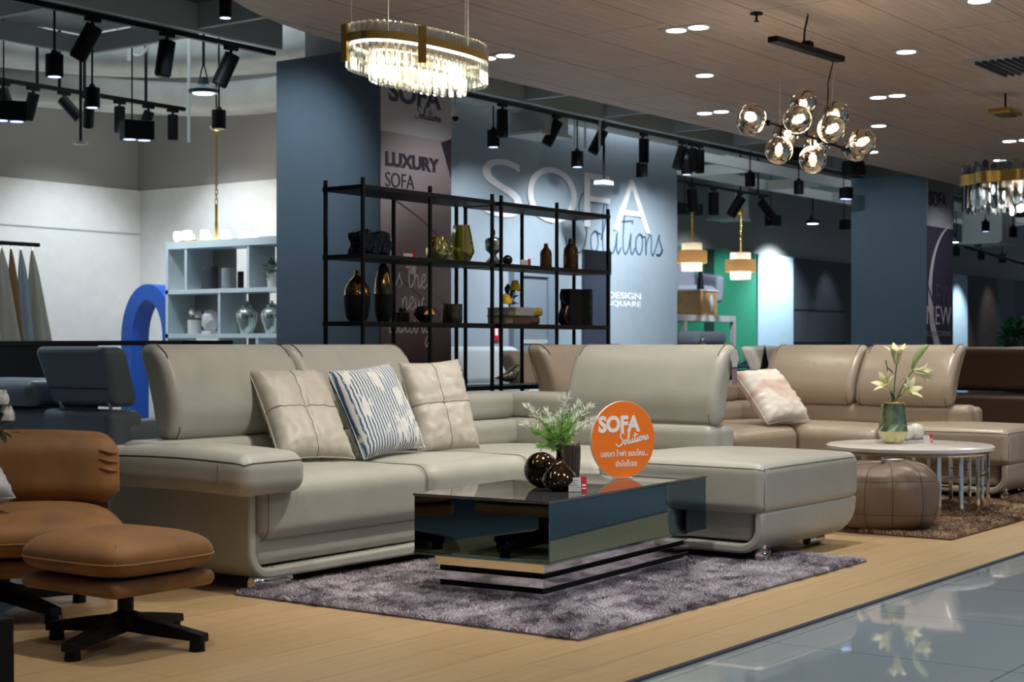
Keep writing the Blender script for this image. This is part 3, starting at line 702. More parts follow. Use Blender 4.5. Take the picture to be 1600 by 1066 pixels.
heads = [(145, 'tilted black spotlight on the long track, top left', tl(-.55), None), (261, 'black spotlight on the long track above the caged fan', tl(-.15), None),
         (361, 'tilted black spotlight on the long track left of the near column', tl(-.45), None)]
for px, lab, ti, lit in heads:
    q = onZ(px, 0, TZ) if False else onY(px, 100, TY); head(lab, (q.x, TY, TZ), ti, lit, .26, .06)
for px, lab, ti, lit in [(785, 'upright black spotlight on the long track above the letter S', (0, 0), M['disc_blue']), (870, 'tilted black spotlight beside the white diffuser box', tl(-.5), None),
                         (941, 'tilted black spotlight above the letter F', tl(-.5), None), (1006, 'upright black spotlight on the long track above the letter A', (0, 0), M['disc_blue']),
                         (1066, 'tilted dark spotlight just right of the lettered wall edge', tl(-.3), None), (1081, 'second dark spotlight right of the lettered wall edge', tl(.15), None), (1093, 'third dark spotlight right of the lettered wall edge', (0, 0), None)]:
    q = onY(px, 200, TY); head(lab, (q.x, TY, TZ), ti, lit, .26, .055)
for px, lab, ti, lit in [(5, 'lit black spotlight at the left end of the white room track', tl(.35), M['disc_cool']), (52, 'unlit black spotlight second from the left on the white room track', tl(-.25), None),
                         (100, 'lit black spotlight turned right on the white room track', tl(.9), M['disc_cool']), (139, 'small black spotlight behind the cylinder pendant on the white room track', tl(-.2, .6), None),
                         (187, 'upright lit black spotlight in the middle of the white room track', (0, 0), M['disc_blue']), (232, 'tilted unlit black spotlight behind the black box pendant', tl(-.35), None),
                         (270, 'lit black spotlight at the right end of the white room track', tl(.0, 0), M['disc_blue'])]:
    q = onY(px, 150, T2Y); head(lab, (q.x, T2Y, 3.26), ti, lit, .24, .05)
for px, lab, ti, lit in [(1081, 'black spotlight above the left drum lamp', tl(.1), None), (1115, 'upright black spotlight between the two drum lamps', (0, 0), M['disc_cool']),
                         (1157, 'tilted black spotlight above the right drum lamp', tl(-.6), None), (1190, 'lit black spotlight at the right end of the track over the drum lamps', tl(.8), M['disc_cool'])]:
    q = onY(px, 300, e3.y); head(lab, (q.x, e3.y, e3.z), ti, lit, .30, .07)
# bright cylinder light at the top edge of the picture
q = Wp(352, 28, 9.2); t = thing('cylinder_downlight', 'black cylinder downlight at the top edge beside the wood ceiling', 'downlight', tuple(q))
MB().tube([q+Vector((0, 0, .30)), q], .036, 20).build('barrel', M['track_black'], t); MB().cyl(q+Vector((0, 0, -.002)), q+Vector((0, 0, .004)), .032, n=20).build('lens', M['disc_blue'], t)
MB().cyl(q+Vector((0, 0, .3)), (q.x, q.y, 4.9), .01, n=8).build('rod', M['track_black'], t)
# cylinder pendants
def pendant(px, py, d, label, r=.063, h=.16, lit=None, ceil=4.9):
    q = Wp(px, py, d); t = thing('cylinder_pendant', label, 'pendant light', tuple(q))
    MB().tube([q+Vector((0, 0, h/2+.03)), q+Vector((0, 0, h/2+.005)), q+Vector((0, 0, h/2)), q-Vector((0, 0, h/2)), q-Vector((0, 0, h/2-.004))], [.018, .03, r, r, r*.9], 24).build('shade', M['track_black'], t, ang=50)
    MB().cyl(q+Vector((0, 0, h/2+.03)), (q.x, q.y, ceil), .008, n=8).build('rod', M['track_black'], t)
    if lit: MB().cyl(q-Vector((0, 0, h/2-.002)), q-Vector((0, 0, h/2+.001)), r*.72, n=20).build('lens', lit, t)
for a in [(85, 103, 10.6, 'black cylinder pendant nearest the top left corner', .06, .15, M['disc_blue'], 3.5), (144, 153, 12.2, 'black cylinder pendant on a rod in front of the white room track', .06, .155, M['disc_blue']),
          (342, 187, 13.4, 'black cylinder pendant just above the brass chain', .06, .16, None), (771, 217, 14.9, 'black cylinder pendant above the letter S', .06, .16, M['disc_blue']),
          (902, 249, 16.0, 'black cylinder pendant above the letters O and F', .063, .16, M['disc_blue']), (1003, 266, 17.0, 'black cylinder pendant above the letter A', .063, .16, None),
          (1073, 262, 17.8, 'black cylinder pendant just right of the lettered wall', .063, .16, M['disc_blue']), (1172, 281, 18.2, 'black cylinder pendant left of the bulb chandelier', .06, .16, None),
          (1248, 293, 18.9, 'black cylinder pendant under the bulb chandelier', .06, .16, None),
          (1540, 354, 22, 'black cylinder pendant under the left side of the crystal chandelier', .055, .14, M['disc_blue']), (1583, 363, 22, 'black cylinder pendant under the right side of the crystal chandelier', .055, .14, None),
          (1528, 378, 27, 'far black cylinder pendant right of the far column', .06, .16, None), (1494, 393, 27, 'far black cylinder pendant beside the far banner edge', .06, .16, None),
          (1533, 400, 30, 'small far black pendant on the sloping track', .07, .16, None), (1566, 404, 29, 'small far black pendant under the right of the chandelier', .07, .16, None)]:
    pendant(*a)
def boxlight(px, py, d, label, w=.26, h=.2, lit=None):
    q = Wp(px, py, d); t = thing('box_pendant', label, 'pendant light', tuple(q), YAW-PI/2+.5)
    MB().box(-w/2, w/2, -.08, .08, -h/2, h/2).build('housing', M['track_black'], t, world=False, smooth=False, bevel=.004)
    MB().cyl((-.04, 0, h/2), (-.04, 0, 4.9-q.z), .006, n=6).build('rod', M['track_black'], t, world=False)
    if lit:
        for s in (-1, 1): MB().cyl((s*w*.24, 0, -h/2-.002), (s*w*.24, 0, -h/2+.003), .05, n=20).build('lens', lit, t, world=False)
for a in [(214, 204, 12.5, 'black twin box pendant over the white room', .24, .15, M['disc_blue']), (14, 174, 12.0, 'black twin box pendant at the left picture edge', .24, .15, M['disc_blue']),
          (1208, 345, 24, 'black box pendant right of the drum lamps', .2, .17), (1322, 302, 20, 'black box pendant at the top left of the far column', .1, .15, M['disc_blue']), (1322, 351, 24, 'low black box pendant beside the far column', .14, .15),
          (1073, 327, 24, 'black box pendant behind the left drum lamp rod', .5, .17), (1333, 263, 15.5, 'black recessed box light at the edge of the wood ceiling', .16, .14), (1241, 242, 15, 'black box light behind the bulb chandelier', .12, .13), (1594, 328, 20, 'black box pendant at the right picture edge', .18, .18)]:
    boxlight(*a)
def highbay(px, py, d, label):
    q = Wp(px, py, d); t = thing('high_bay_lamp', label, 'high bay lamp', tuple(q))
    mm = mat('teal_black_housing', (.006, .02, .028), .4)
    MB().lathe([(.10, -.02), (.125, -.015), (.13, .01), (.10, .04), (.05, .06), (.04, .12), (.001, .125)], q, 28).build('housing', mm, t)
    MB().lathe([(.001, -.021), (.085, -.021), (.095, -.014)], q, 28).build('lens', M['disc_cool'], t)
    MB().tube(catmull([q+Vector((-.04, 0, .12)), q+Vector((-.02, 0, .19)), q+Vector((0, 0, .23)), q+Vector((.02, 0, .19)), q+Vector((.04, 0, .12))], 4), .006, 6).build('hook', M['track_black'], t)
    MB().cyl(q+Vector((0, 0, .22)), (q.x, q.y, 4.9), .012, n=8).build('rod', M['track_black'], t)
highbay(318, 143, 13.5, 'round lit high bay lamp hanging over the white room')
highbay(1270, 348, 26.0, 'round lit high bay lamp right of the drum lamps')
q = Wp(1489, 376, 27); highbay(1489, 377, 25, 'small bright high bay lamp right of the far banner')
# camera on the column side
q = Wp(711, 175, 13.2); t = thing('security_camera', 'white boxed security camera at the right edge of the near banner', 'security camera', tuple(q))
MB().box(q.x-.04, q.x+.04, q.y-.03, q.y+.03, q.z-.04, q.z+.05).build('body', M['plastic_white'], t, smooth=False, bevel=.005); MB().sphere(q+Vector((0, 0, -.05)), .03).build('dome', M['black'], t)
MB().cyl(q+Vector((0, 0, .05)), (q.x, q.y, 4.9), .008, n=8).build('rod', M['pipe'], t)
# ------------------------------------------------------------------ downlights recessed in the wood ceiling
def recessed(x, y, double, label):
    t = thing('recessed_downlight', label, 'downlight', (x, y, ZC))
    w = .33 if double else .17
    MB().box(x-.085, x+.085, y-w/2, y+w/2, ZC-.006, ZC).build('frame', M['grid_grey'], t, smooth=False)
    for s in ((-1, 1) if double else (0,)):
        MB().cyl((x, y+s*.08, ZC-.009), (x, y+s*.08, ZC-.005), .062, n=28).build('lit_disc', M['disc'], t)
for px, py, dbl, lab in [(1074, 44, 1, 'square twin recessed downlight at the top middle of the wood ceiling'), (1416, 80, 0, 'recessed downlight right of the black canopy bar'), (1101, 117, 0, 'recessed downlight left of the bulb chandelier'),
                         (1387, 150, 1, 'bright twin recessed downlight right of the bulb chandelier'), (1114, 175, 1, 'twin recessed downlight beside the leftmost glass globe'), (1373, 196, 0, 'recessed downlight just above the rightmost glass globe'),
                         (1590, 219, 1, 'twin recessed downlight above the crystal chandelier'), (1562, 250, 0, 'recessed downlight directly over the crystal chandelier rim'), (775, 88, 1, 'twin recessed downlight behind the oval crystal chandelier'),
                         (1530, 0, 0, 'recessed downlight cut by the top edge of the picture'), (1362, 237, 0, 'small far recessed downlight below the rightmost globe')]:
    p = onZ(px, py, ZC); recessed(p.x, p.y, dbl, lab)
for x, y, lab in ((5.4, 3.3, 'over the coffee table'), (7.0, 3.25, 'over the chaise'), (7.0, 4.1, 'over the sofa corner'), (3.8, 4.1, 'over the ottoman')): recessed(x, y, True, 'twin recessed downlight '+lab+', above the picture')
# air vent and sprinkler in the wood ceiling
p0 = onZ(1505, 93, ZC); t = thing('ceiling_vent', 'grey louvred square air vent in the wood ceiling', 'air vent', (p0.x+.3, p0.y-.3, ZC))
x, y = p0.x, p0.y
MB().box(x, x+.75, y-.75, y, ZC-.012, ZC).build('frame', M['grid_grey'], t, smooth=False)
for k in range(12): MB().box(x+.06, x+.69, y-.08-k*.052, y-.06-k*.052, ZC-.035, ZC-.010).build('louvre', M['charcoal'], t, smooth=False)
p = onZ(1182, 20, ZC); t = thing('sprinkler', 'small dark ceiling sprinkler left of the canopy bar', 'sprinkler', (p.x, p.y, ZC))
MB().cyl((p.x, p.y, ZC), (p.x, p.y, ZC-.01), .04).build('plate', M['bronze_dark'], t); MB().cyl((p.x, p.y, ZC), (p.x, p.y, ZC-.05), .008).build('stem', M['bronze_dark'], t); MB().cyl((p.x, p.y, ZC-.05), (p.x, p.y, ZC-.053), .018).build('deflector', M['bronze_dark'], t)
# ------------------------------------------------------------------ upholstery helpers
def seam_loop(parent, fn, m, r=.0035, name='seam', closed=False, n=6):
    return MB().tube(fn, r, n, closed=closed).build(name, m, parent)
def rr_profile(a0, a1, z0, z1, r, k=5):
    """rounded rectangle outline in (a, z)"""
    out = []
    for (ca, cz, s) in ((a1-r, z1-r, 0), (a0+r, z1-r, 1), (a0+r, z0+r, 2), (a1-r, z0+r, 3)):
        for j in range(k+1):
            t = PI/2*(s+j/k); out.append((ca+r*math.cos(t), cz+r*math.sin(t)))
    return out
def headrest(parent, T, w, m, seam_m, h=.43, th=.17, lean=.13, z0=.575, name='headrest', flare=.0):
    """T maps local (along, depth, z) to world; depth grows backwards"""
    def fn(x, y, z):
        t = max(0.0, (z-z0)/h); s = lean*t**1.3+.03*math.sin(PI*t)*-1
        x2 = x+(x-w/2)*flare*t
        return T(x2, y+s, z)
    def shaped(x, y, z):
        t = (z-z0)/h; tt = (y-th/2)*(1.0-.35*max(0, .3-t)/.3-.25*max(0, t-.8)/.2)
        return fn(x, th/2+tt, z)
    o = MB().rbox(.004, w-.004, 0, th, z0, z0+h, .055, 5, 8, fn=shaped).build(name, m, parent, ang=180)
    for xx in (.045, w-.045):
        P = [Vector(shaped(xx, a, z)) for a, z in rr_profile(-.0035, th+.0035, z0-.002, z0+h+.0035, .055, 8)]
        MB().tube(P, .0022, 6, closed=True).build('seam', seam_m, o)
    return o
def cushion_seam(parent, T, x, y0, y1, z0, z1, r, m, crown=0):
    P = [Vector(T(x, a, z+(crown if z > (z0+z1)/2 else 0))) for a, z in rr_profile(y0-.001, y1+.001, z0-.001, z1+.003, r, 8)]
    return MB().tube(P, .0022, 6, closed=True).build('seam', m, parent)
ident = lambda x, y, z: Vector((x, y, z))
def chrome_leg(parent, x, y, ang=0, L=.2, z=.028):
    d = Vector((math.cos(ang), math.sin(ang), 0)); c = Vector((x, y, z)); mb = MB()
    mb.tube([c-d*L/2, c-d*(L/2-.01), c+d*(L/2-.01), c+d*L/2], [.022, .030, .030, .022], 20)
    mb.cyl(c+Vector((0, 0, .01)), c+Vector((0, 0, .06)), .015)
    return mb.build('leg', M['chrome'], parent)

def corner_sofa(t, m, seam, X0, XC, X1, Yf, Yb, Yc, wingY, heads_x, heads_y, left_arm=True, hlean=.15, seat_split=None, z_up=.735, front_arm=None):
    """long run X0..X1 facing -y, wing XC..X1 coming forward to Yc; backrests along Yb and X1"""
    zb = .05
    # outer shell: band that wraps under the seat and up the left end
    def shell_profile(a0, zt):
        r = .12; th = .042; outp = [(a0, zt)]
        for j in range(9):
            q = PI+PI/2*j/8; outp.append((a0+r+r*math.cos(q), zb+r+r*math.sin(q)))
        inn = []
        for j in range(9):
            q = 1.5*PI-PI/2*j/8; inn.append((a0+r+(r-th)*math.cos(q), zb+r+(r-th)*math.sin(q)))
        return outp, inn, th
    if left_arm:
        outp, inn, th = shell_profile(X0, .41)
        poly = outp+[(XC+.05, zb), (XC+.05, zb+.055)]+inn+[(X0+th, .41)]
        poly = [(x, z) for x, z in poly]
        MB().prism(poly, lambda x, z: (x, Yf, z), lambda x, z: (x, Yb+.05, z)).build('base_shell', m, t, ang=35, bevel=.012, bseg=3)
        sm_ = [Vector((x, Yf-.0, z)) for x, z in [(X0-.001, .39), (X0-.001, .2)]]
    else:
        MB().rbox(X0, XC+.05, Yf, Yb+.05, zb, .2, .03).build('base_shell', m, t)
    MB().rbox(X0+.06, XC+.02, Yf+.03, Yb, zb+.05, .30, .04).build('front_panel', m, t)
    # wing shell
    outp, inn, th = shell_profile(Yc, .24)
    poly = outp+[(Yf+.4, zb), (Yf+.4, zb+.055)]+inn+[(Yc+th, .24)]
    w1 = X1
    def bend(x, z): return x-(max(0, .26-z)/.2)**2*.10*(1 if x > (XC+X1)/2 else 0)
    MB().prism(poly, lambda y, z: (XC, y, z), lambda y, z: (bend(w1, z), y, z)).build('base_shell', m, t, ang=35, bevel=.012, bseg=3)
    MB().rbox(XC+.035, w1-.13, Yc+.065, Yb, zb+.05, .27, .04).build('front_panel', m, t)
    # back shell
    MB().rbox(X0+.05, X1, Yb-.02, Yb+.10, .06, .56, .04).build('back_shell', m, t)
    MB().rbox(X1-.12, X1+.01, wingY-.02, Yb+.10, .06, .575, .04).build('back_shell', m, t)
    # seats of the long run
    xs = seat_split or [X0+.07, (X0+XC)/2, XC]
    for i in range(len(xs)-1):
        a, b = xs[i]+.004, xs[i+1]-.004
        o = MB().rbox(a, b, Yf-.015, Yb-.12, .20, .445, .07, 5, 8, crown=.025).build('seat_cushion', m, t, ang=180)
        cushion_seam(o, ident, b-.028, Yf-.015, Yb-.12, .20, .445, .07, seam, .004)
        if i == 0: cushion_seam(o, ident, a+.028, Yf-.015, Yb-.12, .20, .445, .07, seam, .004)
    # corner seat and chaise
    ysplit = Yc+.86
    MB().rbox(XC-.01, X1-.2, ysplit, Yb-.1, .20, .44, .08, 5, 8, crown=.03).build('seat_cushion', m, t, ang=180)
    def chf(x, y, z):
        return (x-max(0, .27-z)*.25*(1 if x > X1-.15 else 0), y, z)
    o = MB().rbox(XC-.02, X1+.0, Yc-.015, ysplit+.03, .232, .462, .05, 5, 8, fn=chf, crown=.02).build('chaise_cushion', m, t, ang=180)
    MB().rloop(XC-.02, X1+.0, Yc-.015, ysplit+.03, .232, .462, .05, .0022, fn=chf, crown=.02).build('seam', seam, o)
    MB().tube([(XC+.008, Yc-.006, .44), (XC+.001, Yc-.0075, .3), (XC+.008, Yc-.004, .25)], .002, 6).build('seam', seam, o)
    # lower back rolls and upper corner roll
    def roll(x0, x1, z0, z1, y0, y1, nm='back_cushion', r=.06):
        return MB().rbox(x0, x1, y0, y1, z0, z1, r, 5, 8).build(nm, m, t, ang=180)
    roll(X0+.1, X1-.12, .42, .582, Yb-.2, Yb+.06)
    roll_y = MB().rbox(X1-.22, X1+.0, wingY, Yb-.05, .42, .588, .06, 5, 8).build('back_cushion', m, t, ang=180)
    hx1 = heads_x[-1][1]; hy1 = max(b for a, b in heads_y)
    roll(hx1+.01, X1-.02, .575, z_up, Yb-.14, Yb+.09, 'upper_back_cushion')
    MB().rbox(X1-.17, X1+.05, hy1+.01, Yb+.07, .575, z_up, .06, 5, 8).build('upper_back_cushion', m, t, ang=180)
    for a, b in heads_x:
        headrest(t, lambda x, y, z, a=a: Vector((a+x, Yb-.17+y, z)), b-a, m, seam, lean=.12)
    for a, b in heads_y:
        headrest(t, lambda x, y, z, a=a: Vector((X1-.21-(hlean-.15)*.6+y, a+x, z)), b-a, m, seam, lean=hlean, th=.17)
    if left_arm:
        def af(x, y, z):
            return (x, y, z+.008*math.sin(PI*min(1, max(0, (y-Yf+.09)/.9))))
        ya0, ya1 = Yf-.10, Yb-.14
        o = MB().rbox(X0-.125, X0+.245, ya0, ya1, .40, .565, .065, 5, 8, fn=af, crown=.018).build('armrest', m, t, ang=180)
        MB().rloop(X0-.125, X0+.245, ya0, ya1, .40, .565, .065, .0026, fn=af, crown=.018, deg=30).build('seam', M['seam_dark'], o)
        MB().tube([af(X0-.1252, ya0+.15, z) for z in (.445, .48, .525)], .0018, 6).build('seam', seam, o)
    chrome_leg(t, X0+.15, Yf+.03, .0, .22, .038); chrome_leg(t, XC+.10, Yc+.05, .3, .15, .038); chrome_leg(t, X1-.17, Yc+.16, 0, .16, .03)
    return t

# ------------------------------------------------------------------ the greige corner sofa
SX0, SXC, SX1, SYF, SYB, SYC = 4.44, 6.38, 7.42, 4.54, 5.42, 3.25
sofa = thing('corner_sofa', 'large greige leather corner sofa with raised headrests behind the mirrored coffee table', 'sofa', (5.9, 4.9, 0))
corner_sofa(sofa, M['sofa_grey'], M['seam'], SX0, SXC, SX1, SYF, SYB, SYC, 3.96, [(4.68, 5.54), (5.54, 6.41)], [(3.95, 4.92)], seat_split=[SX0+.06, 5.58, SXC])
# heart shaped swing tag and ribbon on the wing headrest
tg = MB(); c = onX(1139, 560, 7.40); d = 3.945
tg.prism([(7.40+.045*math.cos(a)*(.9+.1*math.cos(6*a)), c.z+.055*math.sin(a)*(.9+.1*math.cos(6*a))) for a in [2*PI*k/24 for k in range(24)]], lambda x, z: (x, d-.012, z), lambda x, z: (x, d-.009, z))
tgt = thing('hang_tag', 'round white scalloped hang tag on the near end of the raised headrest', 'tag', (7.40, d, c.z-.1))
tg.build('tag_card', M['plastic_white'], tgt, smooth=False)
MB().box(7.38, 7.43, d-.008, d-.005, c.z-.14, c.z-.05).build('tag_ribbon', mat('mauve_ribbon', (.28, .20, .25), .6), tgt, smooth=False)
# ------------------------------------------------------------------ the taupe corner sofa at the right
s2 = thing('corner_sofa', 'taupe leather corner sofa with two headrests behind the round marble table', 'sofa', (10.2, 4.9, 0))
corner_sofa(s2, M['sofa_beige'], M['seam_dark'], 8.0, 9.85, 10.72, 4.75, 5.72, 3.3, 3.78, [(8.1, 9.05), (9.05, 10.02)], [(3.90, 4.62), (4.63, 5.36)], left_arm=False, hlean=.24)
# plain sofas in the background
def plain_sofa(label, loc, rotz, L, m, n=2, heads=True, D=.95, seam=None, zh=.43, cat='sofa', brackets=False, hd=None):
    t = thing('sofa', label, cat, loc, rotz)
    seam = seam or M['seam_dark']; W = lambda x, y, z: Vector((x, y, z))
    b = lambda mb, nm, **k: mb.build(nm, m, t, world=False, ang=180, **k)
    b(MB().rbox(0, L, .02, D, .09, .40, .05), 'base')
    w = (L-.36)/n
    for i in range(n): b(MB().rbox(.18+i*w+.004, .18+(i+1)*w-.004, 0, D-.25, .28, .46, .06, crown=.02), 'seat_cushion')
    b(MB().rbox(.02, L-.02, D-.24, D, .35, .64, .05), 'back_cushion')
    for s in (0, 1): b(MB().rbox(s*(L-.2), s*(L-.2)+.2, -.02, D-.1, .2, .58, .07, crown=.01), 'armrest')
    if heads:
        w = (L-.1)/n
        for i in range(n):
            if hd is not None and i not in hd: continue
            def sh(x, y, z, i=i):
                tt = (z-.66)/(zh-.1); return (x, y+.17*max(0, tt), z)
            b(MB().rbox(.05+i*w+.004, .05+(i+1)*w-.004, D-.22, D-.04, .66, .66+zh-.1, .055, fn=sh), 'headrest')
            for fx in (.12, .88):
                MB().cyl((.05+(i+fx)*w, D-.1, .60), (.05+(i+fx)*w, D-.08, .72), .012).build('bracket', M['chrome'], t, world=False)
    for x in (.1, L-.1):
        for y in (.1, D-.1): MB().cyl((x, y, 0), (x, y, .1), .02).build('leg', M['chrome'], t, world=False)
    return t
s = plain_sofa('steel blue leather sofa seen from behind at the left, near end with raised headrest', (6.55, 6.77, 0), PI/2, 3.0, M['sofa_blue'], 3, heads=False)
def sbh(x, y, z):
    t_ = (z-.66)/.34; return (x+(x-.33)*.10*t_, y+.12*t_, z)
hb = MB().rbox(.04, .60, .72, .90, .66, .995, .05, 5, 8, fn=sbh).build('headrest', M['sofa_blue'], s, world=False, ang=180)
MB().tube([sbh(.06, .903, .76), sbh(.58, .903, .76)], .003, 6).build('seam', M['seam_dark'], hb, world=False)
for x in (.10, .52): MB().cyl((x, .88, .63), (x, .90, .72), .010).build('bracket', M['chrome'], s, world=False)
MB().rbox(.66, 1.7, .35, 1.0, .65, .80, .06).build('headrest', M['sofa_blue'], s, world=False, ang=180)
plain_sofa('dark brown leather sofa seen from behind at the right', (12.45, 2.0, 0), PI/2, 3.3, M['sofa_brown'], 4)
x = onY(703, 540, 8.6).x
plain_sofa('pale grey leather sofa against the lettered wall beyond the black rack', (x-.8, 7.85, 0), 0, 2.1, M['sofa_white'], 2)
plain_sofa('sand leather sofa directly behind the right half of the black rack', (9.75, 6.35, 0), 0, 2.4, M['sofa_tan'], 3, D=.85, zh=.40)
plain_sofa('teal blue sofa far behind the taupe sofa', tuple(Wp(1203, 700, 22.5).xy)+(0,), 0, 2.2, M['sofa_teal'], 2)
plain_sofa('slate blue sofa in front of the charcoal wall', tuple(Wp(1256, 700, 28).xy)+(0,), 0, 2.4, M['sofa_navy'], 2)
plain_sofa('taupe leather sofa back behind the two taupe headrests', tuple(Wp(1288, 700, 17).xy)+(0,), 0, 1.5, M['sofa_beige'], 2)
0 and plain_sofa('dark slate sofa left of the dark brown sofa', tuple(Wp(1350, 700, 17).xy)+(0,), 0, 1.5, M['charcoal'], 2)
plain_sofa('green sofa beyond the raised headrest hang tag', tuple(Wp(1128, 700, 19).xy)+(0,), 0, 1.3, M['sofa_green'], 1)

# ------------------------------------------------------------------ pillows
def pillow(label, BL, BR, TL, m, seam=None, th=.15, name='cushion', group=None, k=14, wr=.006, sp=None):
    BL, BR, TL = Vector(BL), Vector(BR), Vector(TL); U = BR-BL; w = U.length; U.normalize()
    V = TL-BL; h = V.length; V = (V-U*V.dot(U)).normalized(); Nn = U.cross(V)
    ctr = BL+U*w/2+V*h/2+Nn*th*.30
    t = bpy.data.objects.new(name, None); C.objects.link(t); tag(t, label, 'cushion', group)
    t.location = ctr; t.rotation_euler = Matrix((U, V, Nn)).transposed().to_euler()
    mb = MB(); n = k*2
    from mathutils import noise
    def P(i, j, sgn):
        u = -1+2*i/n; v = -1+2*j/n
        pu = u*(1-.055*(1-v*v)*abs(u)**2); pv = v*(1-.055*(1-u*u)*abs(v)**2)
        z = th/2*max(0, (1-u**4)*(1-v**4))**.5
        if sp and sgn > 0: z -= .014*math.exp(-(u/.035)**2)*(1-v*v)+.014*math.exp(-((v+.02)/.035)**2)*(1-u*u)
        q = Vector((pu*w/2*1.03, pv*h/2*1.03, sgn*z))
        e = max(abs(u), abs(v))
        q.z += sgn*wr*noise.noise(Vector((pu*5, pv*11, BL.x*7)))*min(1, z*40)
        q.z += sgn*wr*1.6*noise.noise(Vector((pu*16*(abs(v) > abs(u))+pu*4, pv*16*(abs(u) >= abs(v))+pv*4, BL.y*3)))*max(0, e-.55)*2*min(1, z*60)
        return q
    for sgn in (1, -1):
        b0 = len(mb.v); mb.v += [P(i, j, sgn) for j in range(n+1) for i in range(n+1)]
        for j in range(n):
            for i in range(n):
                a = b0+j*(n+1)+i; f = (a, a+1, a+n+2, a+n+1); mb.f.append(f if sgn > 0 else f[::-1])
    o = mb.build('cover', m, t, world=False, ang=180)
    bm = bmesh.new(); bm.from_mesh(o.data); bmesh.ops.remove_doubles(bm, verts=bm.verts, dist=.0006); bmesh.ops.recalc_face_normals(bm, faces=bm.faces); bm.to_mesh(o.data); bm.free()
    pp = []
    for i in range(n): pp.append(P(i, 0, 1))
    for i in range(n): pp.append(P(n, i, 1))
    for i in range(n): pp.append(P(n-i, n, 1))
    for i in range(n): pp.append(P(0, n-i, 1))
    MB().tube(pp, .003, 6, closed=True).build('piping', m, t, world=False)
    if sp:
        MB().tube([P(k, j, 1)+Vector((0, 0, .0015)) for j in range(n+1)], .0018, 6).build('seam', seam, t, world=False)
        MB().tube([P(i, k, 1)+Vector((0, 0, .0015)) for i in range(n+1)], .0018, 6).build('seam', seam, t, world=False)
    return t
def ikat(name, colr, base, sc=(17, 6)):
    m, nt, b = nodes(name); tc = N(nt, 'ShaderNodeTexCoord')
    w = N(nt, 'ShaderNodeTexWave', Scale=sc[0], Distortion=.12, Detail=1.0); w.bands_direction = 'X'; w.inputs['Detail Scale'].default_value = 1.5
    lk(nt, tc.outputs['Object'], w.inputs['Vector'])
    mp = N(nt, 'ShaderNodeMapping'); mp.inputs['Scale'].default_value = (12, 5, 5); lk(nt, tc.outputs['Object'], mp.inputs['Vector'])
    n = N(nt, 'ShaderNodeTexNoise', Scale=1.6, Detail=5.0, Roughness=.6); lk(nt, mp.outputs['Vector'], n.inputs['Vector'])
    rm = N(nt, 'ShaderNodeMapRange'); rm.inputs['From Min'].default_value = .50; rm.inputs['From Max'].default_value = .68; lk(nt, n.outputs['Fac'], rm.inputs['Value'])
    mu = N(nt, 'ShaderNodeMath', operation='MAXIMUM'); lk(nt, w.outputs['Fac'], mu.inputs[0]); lk(nt, rm.outputs['Result'], mu.inputs[1])
    r = N(nt, 'ShaderNodeValToRGB'); e = r.color_ramp.elements; e[0].position = .22; e[0].color = (*base, 1); e[1].position = .55; e[1].color = (*colr, 1)
    lk(nt, mu.outputs[0], r.inputs['Fac']); lk(nt, r.outputs['Color'], b.inputs['Base Color']); b.inputs['Roughness'].default_value = .75; return m
M['ikat'] = ikat('blue_white_woven', (.66, .66, .64), (.03, .10, .20))
def blush():
    m, nt, b = nodes('blush_zigzag'); tc = N(nt, 'ShaderNodeTexCoord')
    w = N(nt, 'ShaderNodeTexWave', Scale=1.15, Distortion=5.0, Detail=1.0); w.bands_direction = 'Y'; w.inputs['Detail Scale'].default_value = 3.0; lk(nt, tc.outputs['Object'], w.inputs['Vector'])
    r = N(nt, 'ShaderNodeValToRGB'); e = r.color_ramp.elements; e[0].position = .0; e[0].color = (.66, .50, .42, 1); e[1].position = .55; e[1].color = (.80, .76, .68, 1)
    lk(nt, w.outputs['Fac'], r.inputs['Fac']); lk(nt, r.outputs['Color'], b.inputs['Base Color']); b.inputs['Roughness'].default_value = .6; return m
M['blush'] = blush()
pillow('cream leather cushion with a cross seam nearest the sofa arm', Wp(432, 727, 7.08), Wp(546, 724, 7.30), Wp(378, 590, 7.34), M['pillow_leather'], M['seam'], .15, sp=True, wr=.010)
pillow('blue and white striped cushion in the middle of the three', Wp(560, 722, 7.42), Wp(652, 703, 7.75), Wp(517, 588, 7.56), M['ikat'], None, .15, wr=.004)
pillow('cream leather cushion with a cross seam farthest from the sofa arm', Wp(650, 712, 7.85), Wp(742, 703, 8.05), Wp(636, 574, 8.02), M['pillow_leather'], M['seam'], .14, sp=True, wr=.010)
pillow('cream and blush zigzag cushion on the taupe sofa', Wp(1193, 668, 10.5), Wp(1256, 661, 10.9), Wp(1145, 588, 10.7), M['blush'], None, .15, wr=.01)
pillow('white cushion on the cognac lounge chair at the left edge', Wp(-70, 800, 5.5), Wp(20, 790, 5.62), Wp(-85, 730, 5.7), M['sofa_white'], None, .12)
pillow('dark green cushion on the far green sofa', Wp(1152, 572, 18), Wp(1182, 572, 18.2), Wp(1148, 545, 18.1), M['sofa_green'], None, .15)
pillow('silvery cushion on the far green sofa', Wp(1170, 572, 17.9), Wp(1190, 572, 18.1), Wp(1160, 548, 18), M['sofa_white'], None, .12)
0 and pillow('slate blue cushion on the far dark sofa', Wp(1268, 556, 22), Wp(1300, 556, 22.2), Wp(1266, 536, 22.1), M['sofa_navy'], None, .2)

